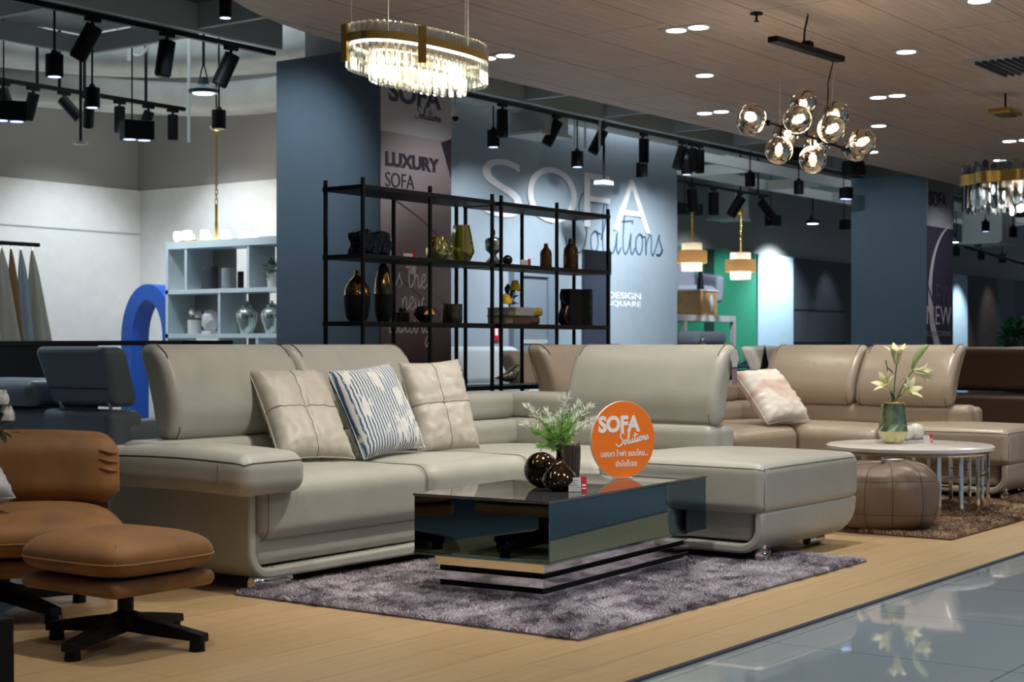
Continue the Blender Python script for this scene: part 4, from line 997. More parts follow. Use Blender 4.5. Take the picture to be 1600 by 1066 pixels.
# ------------------------------------------------------------------ coffee table (turned by four degrees)
TA = math.radians(4.1)
ct = thing('coffee_table', 'rectangular smoked mirror coffee table with stacked chrome and black plinth', 'coffee table', (4.88, 3.383, 0), TA)
L, Wd = 1.40, .63
cb = lambda mb, nm, m, **k: mb.build(nm, m, ct, world=False, smooth=False, **k)
cb(MB().box(0, L, 0, Wd, .172, .398), 'mirror_body', M['smoke_mirror'], bevel=.003)
cb(MB().box(-.004, L+.004, -.004, Wd+.004, .398, .408), 'glass_top', M['black_glass'], bevel=.002)
cb(MB().box(-.002, L+.002, -.002, Wd+.002, .165, .176), 'bottom_edge', M['smoke_mirror'], bevel=.002)
for z0, z1 in ((.120, .160), (.062, .102), (.008, .044)): cb(MB().box(.06, L-.06, .06, Wd-.06, z0, z1), 'chrome_band', M['chrome'], bevel=.003)
cb(MB().box(.075, L-.075, .075, Wd-.075, .004, .17), 'black_core', M['black_matte'])
# ------------------------------------------------------------------ rugs
import numpy as np
def rug(label, x0, x1, y0, y1, c1, c2, n, h=.032, seed=1, wb=.0035):
    t = MB().box(x0, x1, y0, y1, .0, .008).build('shag_rug', mat('rug_backing', c1, .9), None, smooth=False); tag(t, label, 'rug')
    rng = np.random.default_rng(seed)
    p = np.stack([rng.uniform(x0, x1, n), rng.uniform(y0, y1, n)], 1)
    a = rng.uniform(0, 2*PI, n); la = rng.uniform(0, 2*PI, n)
    from mathutils import noise
    # pile direction drifts in patches
    gx = np.array([[noise.noise(Vector((i*.35, j*.35, seed))) for i in range(40)] for j in range(40)])
    ii = np.clip(((p[:, 0]-x0)/(x1-x0)*38).astype(int), 0, 39); jj = np.clip(((p[:, 1]-y0)/(y1-y0)*38).astype(int), 0, 39)
    dr = gx[jj, ii]*9
    lx = np.cos(dr)*.016+np.cos(la)*.013; ly = np.sin(dr)*.016+np.sin(la)*.013
    hh = h*rng.uniform(.6, 1.05, n); w = wb*rng.uniform(.6, 1.3, n)
    dx, dy = np.cos(a)*w/2, np.sin(a)*w/2
    V = np.zeros((n, 5, 3)); 
    V[:, 0] = np.stack([p[:, 0]-dx, p[:, 1]-dy, np.full(n, .006)], 1); V[:, 1] = np.stack([p[:, 0]+dx, p[:, 1]+dy, np.full(n, .006)], 1)
    V[:, 2] = np.stack([p[:, 0]+lx*.5+dx*.8, p[:, 1]+ly*.5+dy*.8, hh*.7], 1); V[:, 3] = np.stack([p[:, 0]+lx*.5-dx*.8, p[:, 1]+ly*.5-dy*.8, hh*.7], 1)
    V[:, 4] = np.stack([p[:, 0]+lx*1.4, p[:, 1]+ly*1.4, hh], 1)
    me = bpy.data.meshes.new('pile'); me.vertices.add(n*5); me.vertices.foreach_set('co', V.reshape(-1))
    b = np.arange(n)*5
    loops = np.stack([b, b+1, b+2, b+3, b+3, b+2, b+4], 1).reshape(-1)
    me.loops.add(n*7); me.loops.foreach_set('vertex_index', loops)
    ls = np.stack([np.arange(n)*7, np.arange(n)*7+4], 1).reshape(-1)
    me.polygons.add(n*2); me.polygons.foreach_set('loop_start', ls)
    me.update(calc_edges=True)
    m, nt, bb = nodes('shag_pile'); tc = N(nt, 'ShaderNodeTexCoord')
    ns = N(nt, 'ShaderNodeTexNoise', Scale=3.0, Detail=3.0); lk(nt, tc.outputs['Object'], ns.inputs['Vector'])
    n2 = N(nt, 'ShaderNodeTexNoise', Scale=150.0, Detail=1.0); lk(nt, tc.outputs['Object'], n2.inputs['Vector'])
    ad = N(nt, 'ShaderNodeMath', operation='ADD'); lk(nt, ns.outputs['Fac'], ad.inputs[0]); lk(nt, n2.outputs['Fac'], ad.inputs[1])
    r = N(nt, 'ShaderNodeValToRGB'); r.color_ramp.elements[0].position = .40; r.color_ramp.elements[1].position = .62
    mr = N(nt, 'ShaderNodeMath', operation='MULTIPLY'); mr.inputs[1].default_value = .5; lk(nt, ad.outputs[0], mr.inputs[0])
    r.color_ramp.elements[0].color = (*c1, 1); r.color_ramp.elements[1].color = (*c2, 1); lk(nt, mr.outputs[0], r.inputs['Fac']); lk(nt, r.outputs['Color'], bb.inputs['Base Color'])
    bb.inputs['Roughness'].default_value = .45; bb.inputs['Specular IOR Level'].default_value = .35
    o = link('pile', me, m, t); o['kind'] = 'stuff'
    return t
rug('mauve grey shag rug under the coffee table', 4.40, 6.80, 2.93, 4.58, (.15, .125, .145), (.60, .54, .60), 220000, h=.026, seed=3)
rug('brown shag rug under the round marble table', 7.80, 10.8, 2.90, 4.9, (.10, .055, .03), (.50, .32, .19), 150000, seed=5, wb=.005)

# ------------------------------------------------------------------ cognac ottoman and lounge chair
def star_base(t, c, r, ang, pole_top, world=True):
    MB().tube([(c[0], c[1], .07), (c[0], c[1], .105), (c[0], c[1], .115), (c[0], c[1], pole_top)], [.055, .05, .027, .027], 20).build('pole', M['black'], t, world=world)
    for k in range(4):
        a = ang+k*PI/2; d = Vector((math.cos(a), math.sin(a), 0)); s = Vector((-d.y, d.x, 0)); c3 = Vector((c[0], c[1], 0)); mb = MB()
        pts = [(.02, .050, .105, .03), (r*.5, .040, .085, .026), (r-.035, .034, .064, .025), (r, .030, .058, .025)]
        for i, (q, zl, zu, w) in enumerate(pts):
            p = c3+d*q
            mb.v += [p-s*w+Vector((0, 0, zl)), p+s*w+Vector((0, 0, zl)), p+s*w*.9+Vector((0, 0, zu)), p-s*w*.9+Vector((0, 0, zu))]
            if i:
                b = (i-1)*4
                for j in range(4): mb.f.append((b+j, b+(j+1) % 4, b+4+(j+1) % 4, b+4+j))
        mb.f += [(3, 2, 1, 0), (12, 13, 14, 15)]
        o = mb.build('leg', M['black'], t, world=world, smooth=False, bevel=.004)
        p = c3+d*(r-.03); MB().cyl(p, p+Vector((0, 0, .04)), .026, .024).build('foot', M['black_matte'], o, world=world)
def pouffy(x0, x1, y0, y1, z0, z1, r, crown=.03, p=2.6, fn=None):
    """superellipse cushion with a seam at mid height"""
    mb = MB(); cx_, cy_ = (x0+x1)/2, (y0+y1)/2; a, b = (x1-x0)/2, (y1-y0)/2; n = 72; m_ = 18
    zs = z0+(z1-z0)*.42
    for i in range(m_+1):
        for k in range(n):
            th = 2*PI*k/n; ct_, st_ = math.cos(th), math.sin(th)
            e = 2/5.0; ex = math.copysign(abs(ct_)**e, ct_); ey = math.copysign(abs(st_)**e, st_)
            ph = -PI/2+PI*i/m_
            rr = math.cos(ph)**(2/p) if abs(math.cos(ph)) > 1e-6 else .0001
            sz = math.copysign(abs(math.sin(ph))**(2/2.4), math.sin(ph))
            z = zs+(z1-zs)*sz if sz > 0 else zs+(zs-z0)*sz
            mb.v.append(Vector((cx_+a*rr*ex, cy_+b*rr*ey, z)))
    for i in range(m_):
        for k in range(n): mb.f.append((i*n+k, i*n+(k+1) % n, (i+1)*n+(k+1) % n, (i+1)*n+k))
    if fn: mb.v = [Vector(fn(*v)) for v in mb.v]
    ring = [mb.v[(m_//2)*n+k].copy() for k in range(n)]
    return mb, ring
ot = thing('ottoman', 'cognac suede ottoman on a black four-star base in the left foreground', 'ottoman', (3.44, 4.10, 0))
mb, ring = pouffy(3.215, 3.70, 3.885, 4.42, .243, .388, .1, p=3.3)
o = mb.build('cushion', M['cognac'], ot, ang=180); MB().tube(ring, .0035, 6, closed=True).build('seam', M['cognac_seam'], o)
MB().tube([ring[45].lerp(ring[45], 0)+Vector((.0, .0, .003)), ring[45]+Vector((.012, .012, .03)), ring[45]+Vector((.03, .03, .06))], .0025, 6).build('seam', M['cognac_seam'], o)
MB().rbox(3.24, 3.68, 3.915, 4.395, .194, .246, .024, 4, 6).build('seat_tray', M['cognac'], ot, ang=180)
MB().rbox(3.33, 3.59, 4.0, 4.30, .235, .262, .01).build('gap_shade', M['black_matte'], ot)  # black block added as the shade between cushion and tray
star_base(ot, (3.46, 4.12), .31, .25, .2)
ch = thing('lounge_chair', 'cognac suede lounge chair on a black star base, cut by the left edge', 'armchair', (3.60, 4.98, 0), math.radians(-34))
mb, ring = pouffy(-.44, .43, -.42, .34, .232, .405, .1, p=3.4)
o = mb.build('seat', M['cognac'], ch, ang=180, world=False); MB().tube(ring, .0035, 6, closed=True).build('seam', M['cognac_seam'], o, world=False)
MB().rbox(-.40, .33, -.36, .30, .175, .235, .02, 4, 6).build('seat_tray', M['cognac'], ch, ang=180, world=False)
def bk(x, y, z):
    t_ = (z-.36)/.3; a = x/.43
    return (x, y+.07*t_-.03*a*a+.03, z+.012*(1-a*a))
o = MB().rbox(-.46, .455, .18, .37, .37, .645, .085, 6, 10, fn=bk, crown=.01).build('backrest', M['cognac'], ch, ang=180, world=False)
for j, zz in enumerate((.585, .55, .515)):
    MB().tube(catmull([bk(.37, .176, zz), bk(.41, .186, zz-.01), bk(.443, .215, zz-.014)], 4), [.002, .003, .005, .007, .007, .006, .005, .004, .003], 8).build('pleat', M['cognac'], o, world=False)
MB().tube(catmull([bk(.449, .25, z) for z in (.42, .5, .58)], 4), .003, 6).build('seam', M['cognac_seam'], o, world=False)
MB().rbox(-.40, .42, .37, .42, .22, .5, .02).build('back_frame', mat('dark_walnut', (.05, .015, .012), .4), ch, world=False)
star_base(ch, (0, 0), .36, .5, .18, world=False)

# ------------------------------------------------------------------ pouf and round table
pc = Vector((8.05, 3.36, 0)); pf = thing('pouf', 'low brown quilted leather pouf between the chaise and the round table', 'pouf', tuple(pc))
mb = MB(); n = 96; m_ = 26; R0 = .30
def prr(ph, th):
    prof = math.cos(ph)**.38 if math.cos(ph) > 1e-5 else .001
    sq = (abs(math.cos(th-.3))**3.4+abs(math.sin(th-.3))**3.4)**(-1/3.4)
    g = sum(math.exp(-(((th-2*PI*k/12+PI) % (2*PI)-PI)/.045)**2) for k in range(12)); s_ = math.sin(ph)
    g2 = sum(math.exp(-((s_-q)/.06)**2) for q in (-.35, .45))
    return R0*.93*prof*sq*(1-.022*g-.018*g2+.012*math.sin(7*th+5*ph))
def ppt(ph, th, o_=0):
    r_ = prr(ph, th)+o_; sz = math.copysign(abs(math.sin(ph))**.8, math.sin(ph))
    return pc+Vector((r_*math.cos(th), r_*math.sin(th), .185+.182*sz+.010*math.sin(3*th+2)*max(0, sz)))
for i in range(m_+1):
    ph = -PI/2+PI*i/m_
    for k in range(n): mb.v.append(ppt(ph, 2*PI*k/n))
for i in range(m_):
    for k in range(n): mb.f.append((i*n+k, i*n+(k+1) % n, (i+1)*n+(k+1) % n, (i+1)*n+k))
mb.v = [Vector((v.x, v.y, max(v.z, .004))) for v in mb.v]
o = mb.build('body', M['pouf'], pf, ang=180)
for j in range(12):
    MB().tube([ppt(-PI/2+PI*i/m_, 2*PI*j/12, .0008) for i in range(4, m_+1)], .0022, 6).build('seam', M['seam_dark'], o)
for q in (-.35, .45):
    MB().tube([ppt(math.asin(q), 2*PI*k/60, .0008) for k in range(60)], .0022, 6, closed=True).build('seam', M['seam_dark'], o)
MB().cyl(pc+Vector((0, 0, .355)), pc+Vector((0, 0, .372)), .03).build('button', M['pouf'], pf)
o = MB().box(pc.x+.03, pc.x+.15, pc.y-.04, pc.y+.02, .375, .378).build('price_card', M['plastic_white'], None, smooth=False); tag(o, 'small white price card lying on the brown pouf', 'price card')
rc = Vector((9.08, 3.64, 0)); rt = thing('round_table', 'round white marble side table with chrome cage of bars', 'side table', tuple(rc))
MB().lathe([(.0001, .402), (.485, .402), (.497, .396), (.497, .378), (.48, .370), (.0001, .370)], rc, 72).build('marble_top', M['marble'], rt, ang=30)
def arc_ring(z, a0, a1, r=.462, th=.009, n=40):
    return MB().tube([rc+Vector((r*math.cos(a0+(a1-a0)*k/n), r*math.sin(a0+(a1-a0)*k/n), z)) for k in range(n+(0 if a1-a0 >= 2*PI-.001 else 1))], th, 8, closed=a1-a0 >= 2*PI-.001)
arc_ring(.360, 0, 2*PI, n=64).build('rim_ring', M['chrome'], rt)
NB = 20
for k in range(NB):
    a = 2*PI*k/NB+.12; d = Vector((math.cos(a), math.sin(a), 0)); s_ = Vector((-d.y, d.x, 0)); mb = MB(); p = rc+d*.462
    mb.add([p+s_*sx*.011+d*sy*.006+Vector((0, 0, z)) for z in (.004, .36) for sx, sy in ((-1, -1), (1, -1), (1, 1), (-1, 1))], [(0, 3, 2, 1), (4, 5, 6, 7)]+[(i, (i+1) % 4, 4+(i+1) % 4, 4+i) for i in range(4)])
    mb.build('leg', M['chrome'], rt, smooth=False)
    if k % 2 == 0: arc_ring(.235, a, a+2*PI/NB, n=4, th=.007).build('cross_bar', M['chrome'], rt)
    else: arc_ring(.115, a, a+2*PI/NB, n=4, th=.007).build('cross_bar', M['chrome'], rt)
# ------------------------------------------------------------------ black display racks behind the sofa
RY0, RY1 = 5.98, 6.27
SH = [.34, .742, 1.140, 1.528, 1.925]
def rack(label, pxs):
    xs = [onY(p, 400, RY0).x for p in pxs]
    t = thing('display_rack', label, 'display rack', ((xs[0]+xs[-1])/2, (RY0+RY1)/2, 0))
    for x in xs:
        for y in (RY0, RY1): MB().box(x-.009, x+.009, y-.009, y+.009, 0, SH[-1]+.04).build('post', M['black'], t, smooth=False)
    for z in SH:
        MB().box(xs[0]-.015, xs[-1]+.015, RY0-.012, RY1+.012, z-.026, z).build('shelf', M['black'], t, smooth=False, bevel=.002)
    return t
rack('tall black metal display rack, left unit behind the greige sofa', (567, 672, 769))
rack('tall black metal display rack, right unit behind the greige sofa', (783, 870, 950))
def rk(px, shelf, y=6.12):
    q = onY(px, 450, y); return Vector((q.x, y, SH[shelf]))
PXM = lambda d: d/F  # metres per picture pixel at distance d
def two_tone(label, px, prof, name='ceramic_vase', split=.55):
    """glossy bronze shoulder over a matte dark foot"""
    c = rk(px, 2); H = prof[-1][1]; t = thing(name, label, 'vase', tuple(c))
    P = catmull([(r, 0, z) for r, z in prof], 5); P = [(max(.0005, p.x), p.z) for p in P]
    lo = [p for p in P if p[1] <= H*split]; hi = [p for p in P if p[1] >= lo[-1][1]-1e-6]
    MB().lathe(lo, c, 32).build('matte_foot', M['black_matte'], t, ang=60); MB().lathe(hi, c, 32).build('glossy_shoulder', M['bronze_g'], t, ang=60)
    return t
M['bronze_g'] = mat('gold_bronze_lustre', (.20, .13, .045), .1, metal=.9, var=.5, vscale=25)
two_tone('fat dark bottle vase with bronze shoulder and stubby neck on the rack', 558, [(.045, 0), (.065, .03), (.078, .11), (.074, .18), (.05, .235), (.02, .265), (.016, .285), (.016, .30)])
two_tone('tall slim dark vase with bronze shoulder on the rack', 599, [(.035, 0), (.052, .06), (.056, .15), (.050, .24), (.030, .32), (.016, .345), (.012, .35)], split=.5)
c = rk(629, 2, 6.1); t = thing('perfume_bottle', 'small dark square glass bottle with a stopper on the rack', 'bottle', tuple(c))
MB().rbox(c.x-.045, c.x+.045, c.y-.02, c.y+.02, c.z, c.z+.06, .006).build('body', M['bronze_dark'], t); MB().box(c.x-.02, c.x+.02, c.y-.012, c.y+.012, c.z+.06, c.z+.085).build('stopper', M['black'], t)
c = rk(663, 2, 6.1); t = thing('faceted_ornament', 'faceted black and gold polyhedron ornament on the rack', 'ornament', tuple(c))
MB().lathe([(.028, 0), (.068, .05), (.045, .10), (.0005, .105)], c, 5, closed_bot=True).build('body', M['bronze_dark'], t, smooth=False); MB().lathe([(.0465, .1), (.0685, .0515)], c, 5, lambda q, a: (q.x, q.y, q.z)).v
mb = MB(); a0 = -2.2; v = [c+Vector((.0700*math.cos(2*PI*k/5), .0700*math.sin(2*PI*k/5), .05)) for k in (3, 4)]+[c+Vector((.047*math.cos(2*PI*4/5), .047*math.sin(2*PI*4/5), .101))]
mb.add(v, [(0, 1, 2)]); mb.build('gold_facet', M['gold'], t, smooth=False)
c = rk(706, 2, 6.1); t = thing('candle_holder', 'short dark speckled glass tumbler on the rack', 'candle holder', tuple(c))
MB().lathe([(.0005, .003), (.062, .003), (.066, .01), (.067, .12), (.063, .12), (.060, .012), (.0005, .012)], c, 36).build('glass', mat('speckled_smoke_glass', (.06, .055, .04), .2, metal=.3, var=.6, vscale=90), t, ang=40)
# upper shelf
c = rk(579, 3, 6.1); t = thing('glass_ornament', 'wavy dark navy glass block ornament on the rack', 'ornament', tuple(c))
MB().rbox(c.x-.16, c.x+.13, c.y-.05, c.y+.05, c.z, c.z+.145, .02, 3, 14, fn=lambda x, y, z: (x+.012*math.sin(z*60), y+.01*math.sin(x*70), z+.008*math.sin(x*45))).build('body', M['navy_glass'], t, ang=180)
c = rk(640, 3, 6.2); t = thing('price_card', 'white and red price card beside the navy glass ornament', 'price card', tuple(c))
MB().box(c.x-.06, c.x+.03, c.y-.002, c.y, c.z, c.z+.04).build('card', M['plastic_white'], t, smooth=False); MB().box(c.x+.03, c.x+.06, c.y-.002, c.y, c.z, c.z+.06).build('red_end', M['red'], t, smooth=False)
c = rk(683, 3, 6.1); t = thing('glass_cup', 'round olive glass pitcher with loop handles on the rack', 'glassware', tuple(c))
MB().lathe([(.045, .0), (.065, .01), (.072, .06), (.07, .09), (.058, .115), (.055, .145), (.051, .145), (.054, .115), (.066, .085), (.06, .012), (.0005, .008)], c, 32).build('glass', M['olive_glass'], t, ang=60)
for s in (-1, 1): MB().tube(catmull([c+Vector((s*.055, -.02, .125)), c+Vector((s*.095, -.03, .11)), c+Vector((s*.09, -.03, .05)), c+Vector((s*.066, -.02, .035))], 5), .006, 8).build('handle', M['olive_glass'], t)
c = rk(721, 3, 6.1); t = thing('glass_vase', 'tall faceted olive glass vase on the rack', 'vase', tuple(c))
MB().lathe([(.0005, .004), (.055, .004), (.085, .065), (.052, .235), (.048, .235), (.079, .066), (.05, .012), (.0005, .012)], c, 8).build('glass', M['olive_glass'], t, smooth=False)
c = rk(771, 3, 6.1); t = thing('lidded_urn', 'small dark silver urn with a ring finial on the rack', 'ornament', tuple(c))
MB().lathe([(.045, 0), (.05, .02), (.03, .04), (.018, .06), (.03, .075), (.05, .09), (.055, .12), (.055, .155), (.045, .17), (.012, .178), (.008, .19)], c, 32, closed_bot=True).build('body', M['lustre'], t, ang=50)
MB().tube([c+Vector((.014*math.cos(a), 0, .207+.018*math.sin(a))) for a in [2*PI*k/16 for k in range(16)]], .004, 6, closed=True).build('ring_finial', M['bronze_dark'], t)
c = rk(793, 3, 6.07); o = MB().sphere(c+Vector((0, 0, .033)), .033).build('dark_sphere', M['bronze_dark'], None); tag(o, 'small black glass ball beside the lidded urn', 'ornament')
c = rk(822, 3, 6.05); t = thing('price_card', 'white and red price card between the urn and the amber bottles', 'price card', tuple(c))
MB().box(c.x-.06, c.x+.02, c.y-.002, c.y, c.z, c.z+.04).build('card', M['plastic_white'], t, smooth=False); MB().box(c.x+.02, c.x+.05, c.y-.002, c.y, c.z, c.z+.05).build('red_end', M['red'], t, smooth=False)
for px, s, lab in ((853, .86, 'shorter amber glass bottle vase on the rack'), (892, 1.12, 'taller amber glass bottle vase on the rack')):
    c = rk(px, 3, 6.1); t = thing('amber_bottle', lab, 'vase', tuple(c)); k = s
    MB().lathe([(.0005, .003), (.044*k, .003), (.047*k, .012), (.047*k, .11*k), (.042*k, .135*k), (.022*k, .16*k), (.017*k, .17*k), (.017*k, .195*k), (.013*k, .195*k)], c, 28).build('glass', M['amber'], t, ang=50)
    MB().tube([c+Vector((.0172*k*math.cos(a), .0172*k*math.sin(a), .176*k)) for a in [2*PI*j/20 for j in range(20)]], .003, 6, closed=True).build('neck_ring', M['amber'], t)
# books with yellow roses
c = rk(806, 2, 6.1)
def book(label, x0, x1, z0, h, cov, spine, y0=6.0, y1=6.22):
    t = thing('book', label, 'book', ((x0+x1)/2, (y0+y1)/2, z0))
    MB().box(x0, x1, y0, y1, z0, z0+.005).box(x0, x1, y0, y1, z0+h-.005, z0+h).build('cover', cov, t, smooth=False)
    MB().box(x0+.004, x1-.004, y0+.004, y1-.004, z0+.005, z0+h-.005).build('pages', M['paper'], t, smooth=False)
    MB().box(x0, x1-.07, y0-.003, y0+.003, z0+.002, z0+h-.002).build('cover_side', cov, t, smooth=False)
    MB().rbox(x1-.10, x1+.012, y0-.012, y1, z0, z0+h, .02, fn=lambda x, y, z: (x, y, z)).build('spine', spine, t)
    return t
book('thick brown book lying under the grey and gold book on the rack', c.x-.16, c.x+.12, c.z, .055, M['book_brown'], M['book_brown'])
book('grey book with a gold spine lying on the brown book', c.x-.16, c.x+.14, c.z+.055, .055, M['book_grey'], M['book_gold'], y0=5.99)
rs = thing('rose_spray', 'spray of yellow artificial roses lying on the stacked books', 'artificial flowers', (c.x-.08, 6.1, c.z+.11))
def blob_flower(parent, p, r, m, n=9, name='bloom'):
    mb = MB()
    for k in range(n):
        a = k*2.4; rr = r*(.15+.75*k/n); q = Vector(p)+Vector((rr*math.cos(a)*.55, rr*math.sin(a)*.55, r*(.45-.5*k/n)))
        u = Vector((math.cos(a), math.sin(a), .35)).normalized()
        # cupped petal
        s = u.cross(Z_).normalized(); w = u.cross(s)
        for i in range(5):
            for j in range(5):
                aa = -1+i*.5; bb = -1+j*.5
                mb.v.append(q+s*aa*r*.45+w*-bb*r*.45+u*r*.28*(1-aa*aa)*(1-.5*bb*bb))
        b = len(mb.v)-25
        for i in range(4):
            for j in range(4): mb.f.append((b+i*5+j, b+i*5+j+1, b+i*5+j+6, b+i*5+j+5))
    return mb.build(name, m, parent, ang=180, recalc=False)
def leaf_mb(mb, p, d, L, w, droop=.2):
    p = Vector(p); d = Vector(d).normalized(); s = d.cross(Z_);
    s = s.normalized() if s.length > .01 else X_; n = 6; b = len(mb.v)
    for i in range(n+1):
        t = i/n; c_ = p+d*L*t-Z_*droop*L*t*t; ww = w*math.sin(PI*min(1, t*.92+.06))**.8
        mb.v += [c_-s*ww/2+Z_*ww*.12, c_, c_+s*ww/2+Z_*ww*.12]
    for i in range(n):
        a = b+i*3; mb.f += [(a, a+1, a+4, a+3), (a+1, a+2, a+5, a+4)]
rp = [(-.105, -.06, .04), (.045, -.02, .135)]
for x, y, z in rp:
    p = rs.location+Vector((x, y, z)); blob_flower(rs, p, .052, M['yellow_rose'], 14)
    MB().tube(catmull([rs.location+Vector((.0, 0, .01)), (rs.location+p)/2+Vector((.02, 0, -.01)), p], 5), .003, 6).build('stem', M['leaf_dark'], rs)
mb = MB()
for q, dd, L_ in [((-.05, -.03, .07), (-.3, 0, 1), .09), ((-.02, -.03, .05), (.2, 0, 1), .07), ((.05, 0, .06), (1, 0, .6), .08), ((.03, 0, .09), (1, .2, 1), .08), ((.02, -.03, .02), (1, -.3, .3), .09), ((-.09, -.05, .02), (-1, 0, .5), .05), ((.0, -.04, .02), (-.5, -.3, .3), .06), ((.07, -.02, .11), (1, 0, .1), .07), ((-.03, -.02, .1), (-.1, 0, 1), .07)]:
    leaf_mb(mb, rs.location+Vector(q), dd, L_, .035)
mb.build('leaves', M['leaf_dark'], rs, ang=180, recalc=False)
# dark case with ornate edge
c = rk(897, 2, 6.12)
bx = thing('ornate_book_box', 'large black ornamental book box with carved edges on the rack', 'ornament', tuple(c))
MB().box(c.x-.11, c.x+.15, c.y-.04, c.y+.04, c.z, c.z+.255).build('box', M['black_matte'], bx, smooth=False)
MB().rbox(c.x+.13, c.x+.17, c.y-.05, c.y+.05, c.z, c.z+.26, .012, 3, 16, fn=lambda x, y, z: (x+.006*math.sin(z*150), y, z)).build('carved_spine', mat('verdigris_carving', (.035, .05, .035), .35, metal=.6, var=.8, vscale=40), bx, ang=180)
MB().rbox(c.x-.15, c.x-.10, c.y-.04, c.y+.03, c.z, c.z+.15, .02, 3, 12, fn=lambda x, y, z: (x-.02*math.sin((z-c.z)*30), y, z)).build('carved_figure', M['bronze_dark'], bx, ang=180)
MB().tube(catmull([(c.x-.12, c.y, c.z+.14), (c.x-.16, c.y, c.z+.19), (c.x-.15, c.y, c.z+.23), (c.x-.10, c.y, c.z+.235)], 5), [.012]*16, 8).build('carved_scroll', M['bronze_dark'], bx)
# bottom shelf: bird and phone-like stand
c = onY(795, 600, 6.08); c.z = SH[1]
bd = thing('bird_figurine', 'green silver lustre bird figurine on the low rack shelf', 'figurine', tuple(c))
P = [(-.15, .045, .005), (-.08, .050, .016), (-.03, .050, .032), (.02, .06, .042), (.06, .085, .036), (.085, .108, .027), (.105, .118, .018), (.125, .110, .003)]
pts = catmull([(c.x+a, c.y, c.z+b) for a, b, r in P], 4); rr = []
for i in range(len(pts)):
    f_ = i/(len(pts)-1)*(len(P)-1); k = min(int(f_), len(P)-2); rr.append(P[k][2]*(1-(f_-k))+P[k+1][2]*(f_-k))
MB().tube(pts, rr, 16).build('body', M['lustre'], bd, ang=180); MB().cyl((c.x+.03, c.y, c.z), (c.x+.03, c.y, c.z+.04), .02, .01).build('foot', M['lustre'], bd)
c = onY(886, 600, 6.1); c.z = SH[1]
st = thing('angular_sculpture', 'dark glossy easel-like sculpture leaning on the low rack shelf', 'ornament', tuple(c))
MB().prism([(-.03, .215), (.03, .215), (.09, .0), (.045, .0)], lambda x, z: (c.x+x, c.y-.04, c.z+z), lambda x, z: (c.x+x, c.y+.03, c.z+z)).build('slab', M['bronze_dark'], st, smooth=False, bevel=.006)
MB().prism([(-.02, .16), (-.0, .12), (-.075, .0), (-.10, .0), (-.085, .05)], lambda x, z: (c.x+x, c.y-.02, c.z+z), lambda x, z: (c.x+x, c.y+.02, c.z+z)).build('strut', M['black_matte'], st, smooth=False, bevel=.004)
MB().prism([(.0, .18), (.012, .18), (.064, .02), (.052, .02)], lambda x, z: (c.x+x, c.y-.044, c.z+z), lambda x, z: (c.x+x, c.y-.040, c.z+z)).build('mirror_strip', M['lustre'], st, smooth=False)

# ------------------------------------------------------------------ coffee table pieces
TZ_ = .408
def on_table(px, py): return onZ_below(px, py, TZ_)
def onZ_below(px, py, z): return Wp(px, py, (1-z)*F/(py-HOR))
c = on_table(846, 761); t = thing('sphere_vase', 'round dark bronze sphere vase on the coffee table', 'vase', tuple(c)); R1 = .074
pr = lambda a0, a1, n=12: [(max(.0004, R1*math.sin(math.radians(a0+(a1-a0)*i/n))), R1-R1*math.cos(math.radians(a0+(a1-a0)*i/n))) for i in range(n+1)]
MB().lathe(pr(12, 95), c-Vector((0, 0, .0016)), 40, closed_bot=True).build('black_half', M['bronze_dark'], t, ang=180); MB().lathe(pr(95, 180), c-Vector((0, 0, .0016)), 40).build('bronze_half', M['bronze'], t, ang=180)
c = on_table(874, 767); t = thing('teardrop_vase', 'bronze teardrop bottle vase holding the green spray on the coffee table', 'vase', tuple(c)); tv = c
MB().lathe([(.03, 0), (.062, .02), (.072, .045)], c, 40, closed_bot=True).build('black_half', M['bronze_dark'], t, ang=180)
MB().lathe([(.072, .045), (.064, .07), (.04, .095), (.018, .118), (.0125, .14), (.012, .175), (.0155, .188), (.012, .188)], c, 40).build('bronze_half', M['bronze'], t, ang=60)
c = on_table(893, 752); t = thing('fluted_vase', 'tall fluted brown vase behind the teardrop vase', 'vase', tuple(c))
MB().lathe([(.0005, .002), (.030, .002), (.034, .03), (.0385, .10), (.0385, .15), (.033, .172), (.030, .172), (.034, .15), (.03, .02)], c, 96, lambda q, a: (q.x*(1+.045*math.cos(16*a)), q.y*(1+.045*math.cos(16*a)), q.z)).build('body', mat('taupe_glaze', (.10, .075, .06), .18, metal=.5), t, ang=180)
# needle spray
sp = thing('foliage_spray', 'frosted green needle foliage spray standing in the teardrop vase', 'artificial plant', (tv.x, tv.y, tv.z+.17))
rnd = random.Random(5); base = Vector((tv.x, tv.y, tv.z+.14)); tw = MB(); gn = MB(); fr = MB()
camR = R_; camF = Vector((cs, sn, 0))
def needle(mb, p, d, L, w):
    s = d.cross(Vector((rnd.uniform(-1, 1), rnd.uniform(-1, 1), rnd.uniform(-1, 1))))
    if s.length < .05: return
    s.normalize(); b = len(mb.v); mb.v += [p-s*w/2, p+s*w/2, p+d*L*.6+s*w*.4, p+d*L*.6-s*w*.4, p+d*L+Z_*L*.05]; mb.f += [(b, b+1, b+2, b+3), (b+3, b+2, b+4)]
tips = [(-.125, .20, .0), (-.135, .125, .03), (-.10, .10, -.04), (-.075, .045, -.05), (-.05, .175, .04), (0.03, .235, .02), (.02, .20, -.06), (.075, .21, .03), (.12, .20, -.02), (.135, .145, .03), (.09, .12, -.06), (.04, .13, .06), (-.03, .14, -.05), (.08, .165, .06), (-.10, .165, .0), (.0, .165, .0)]
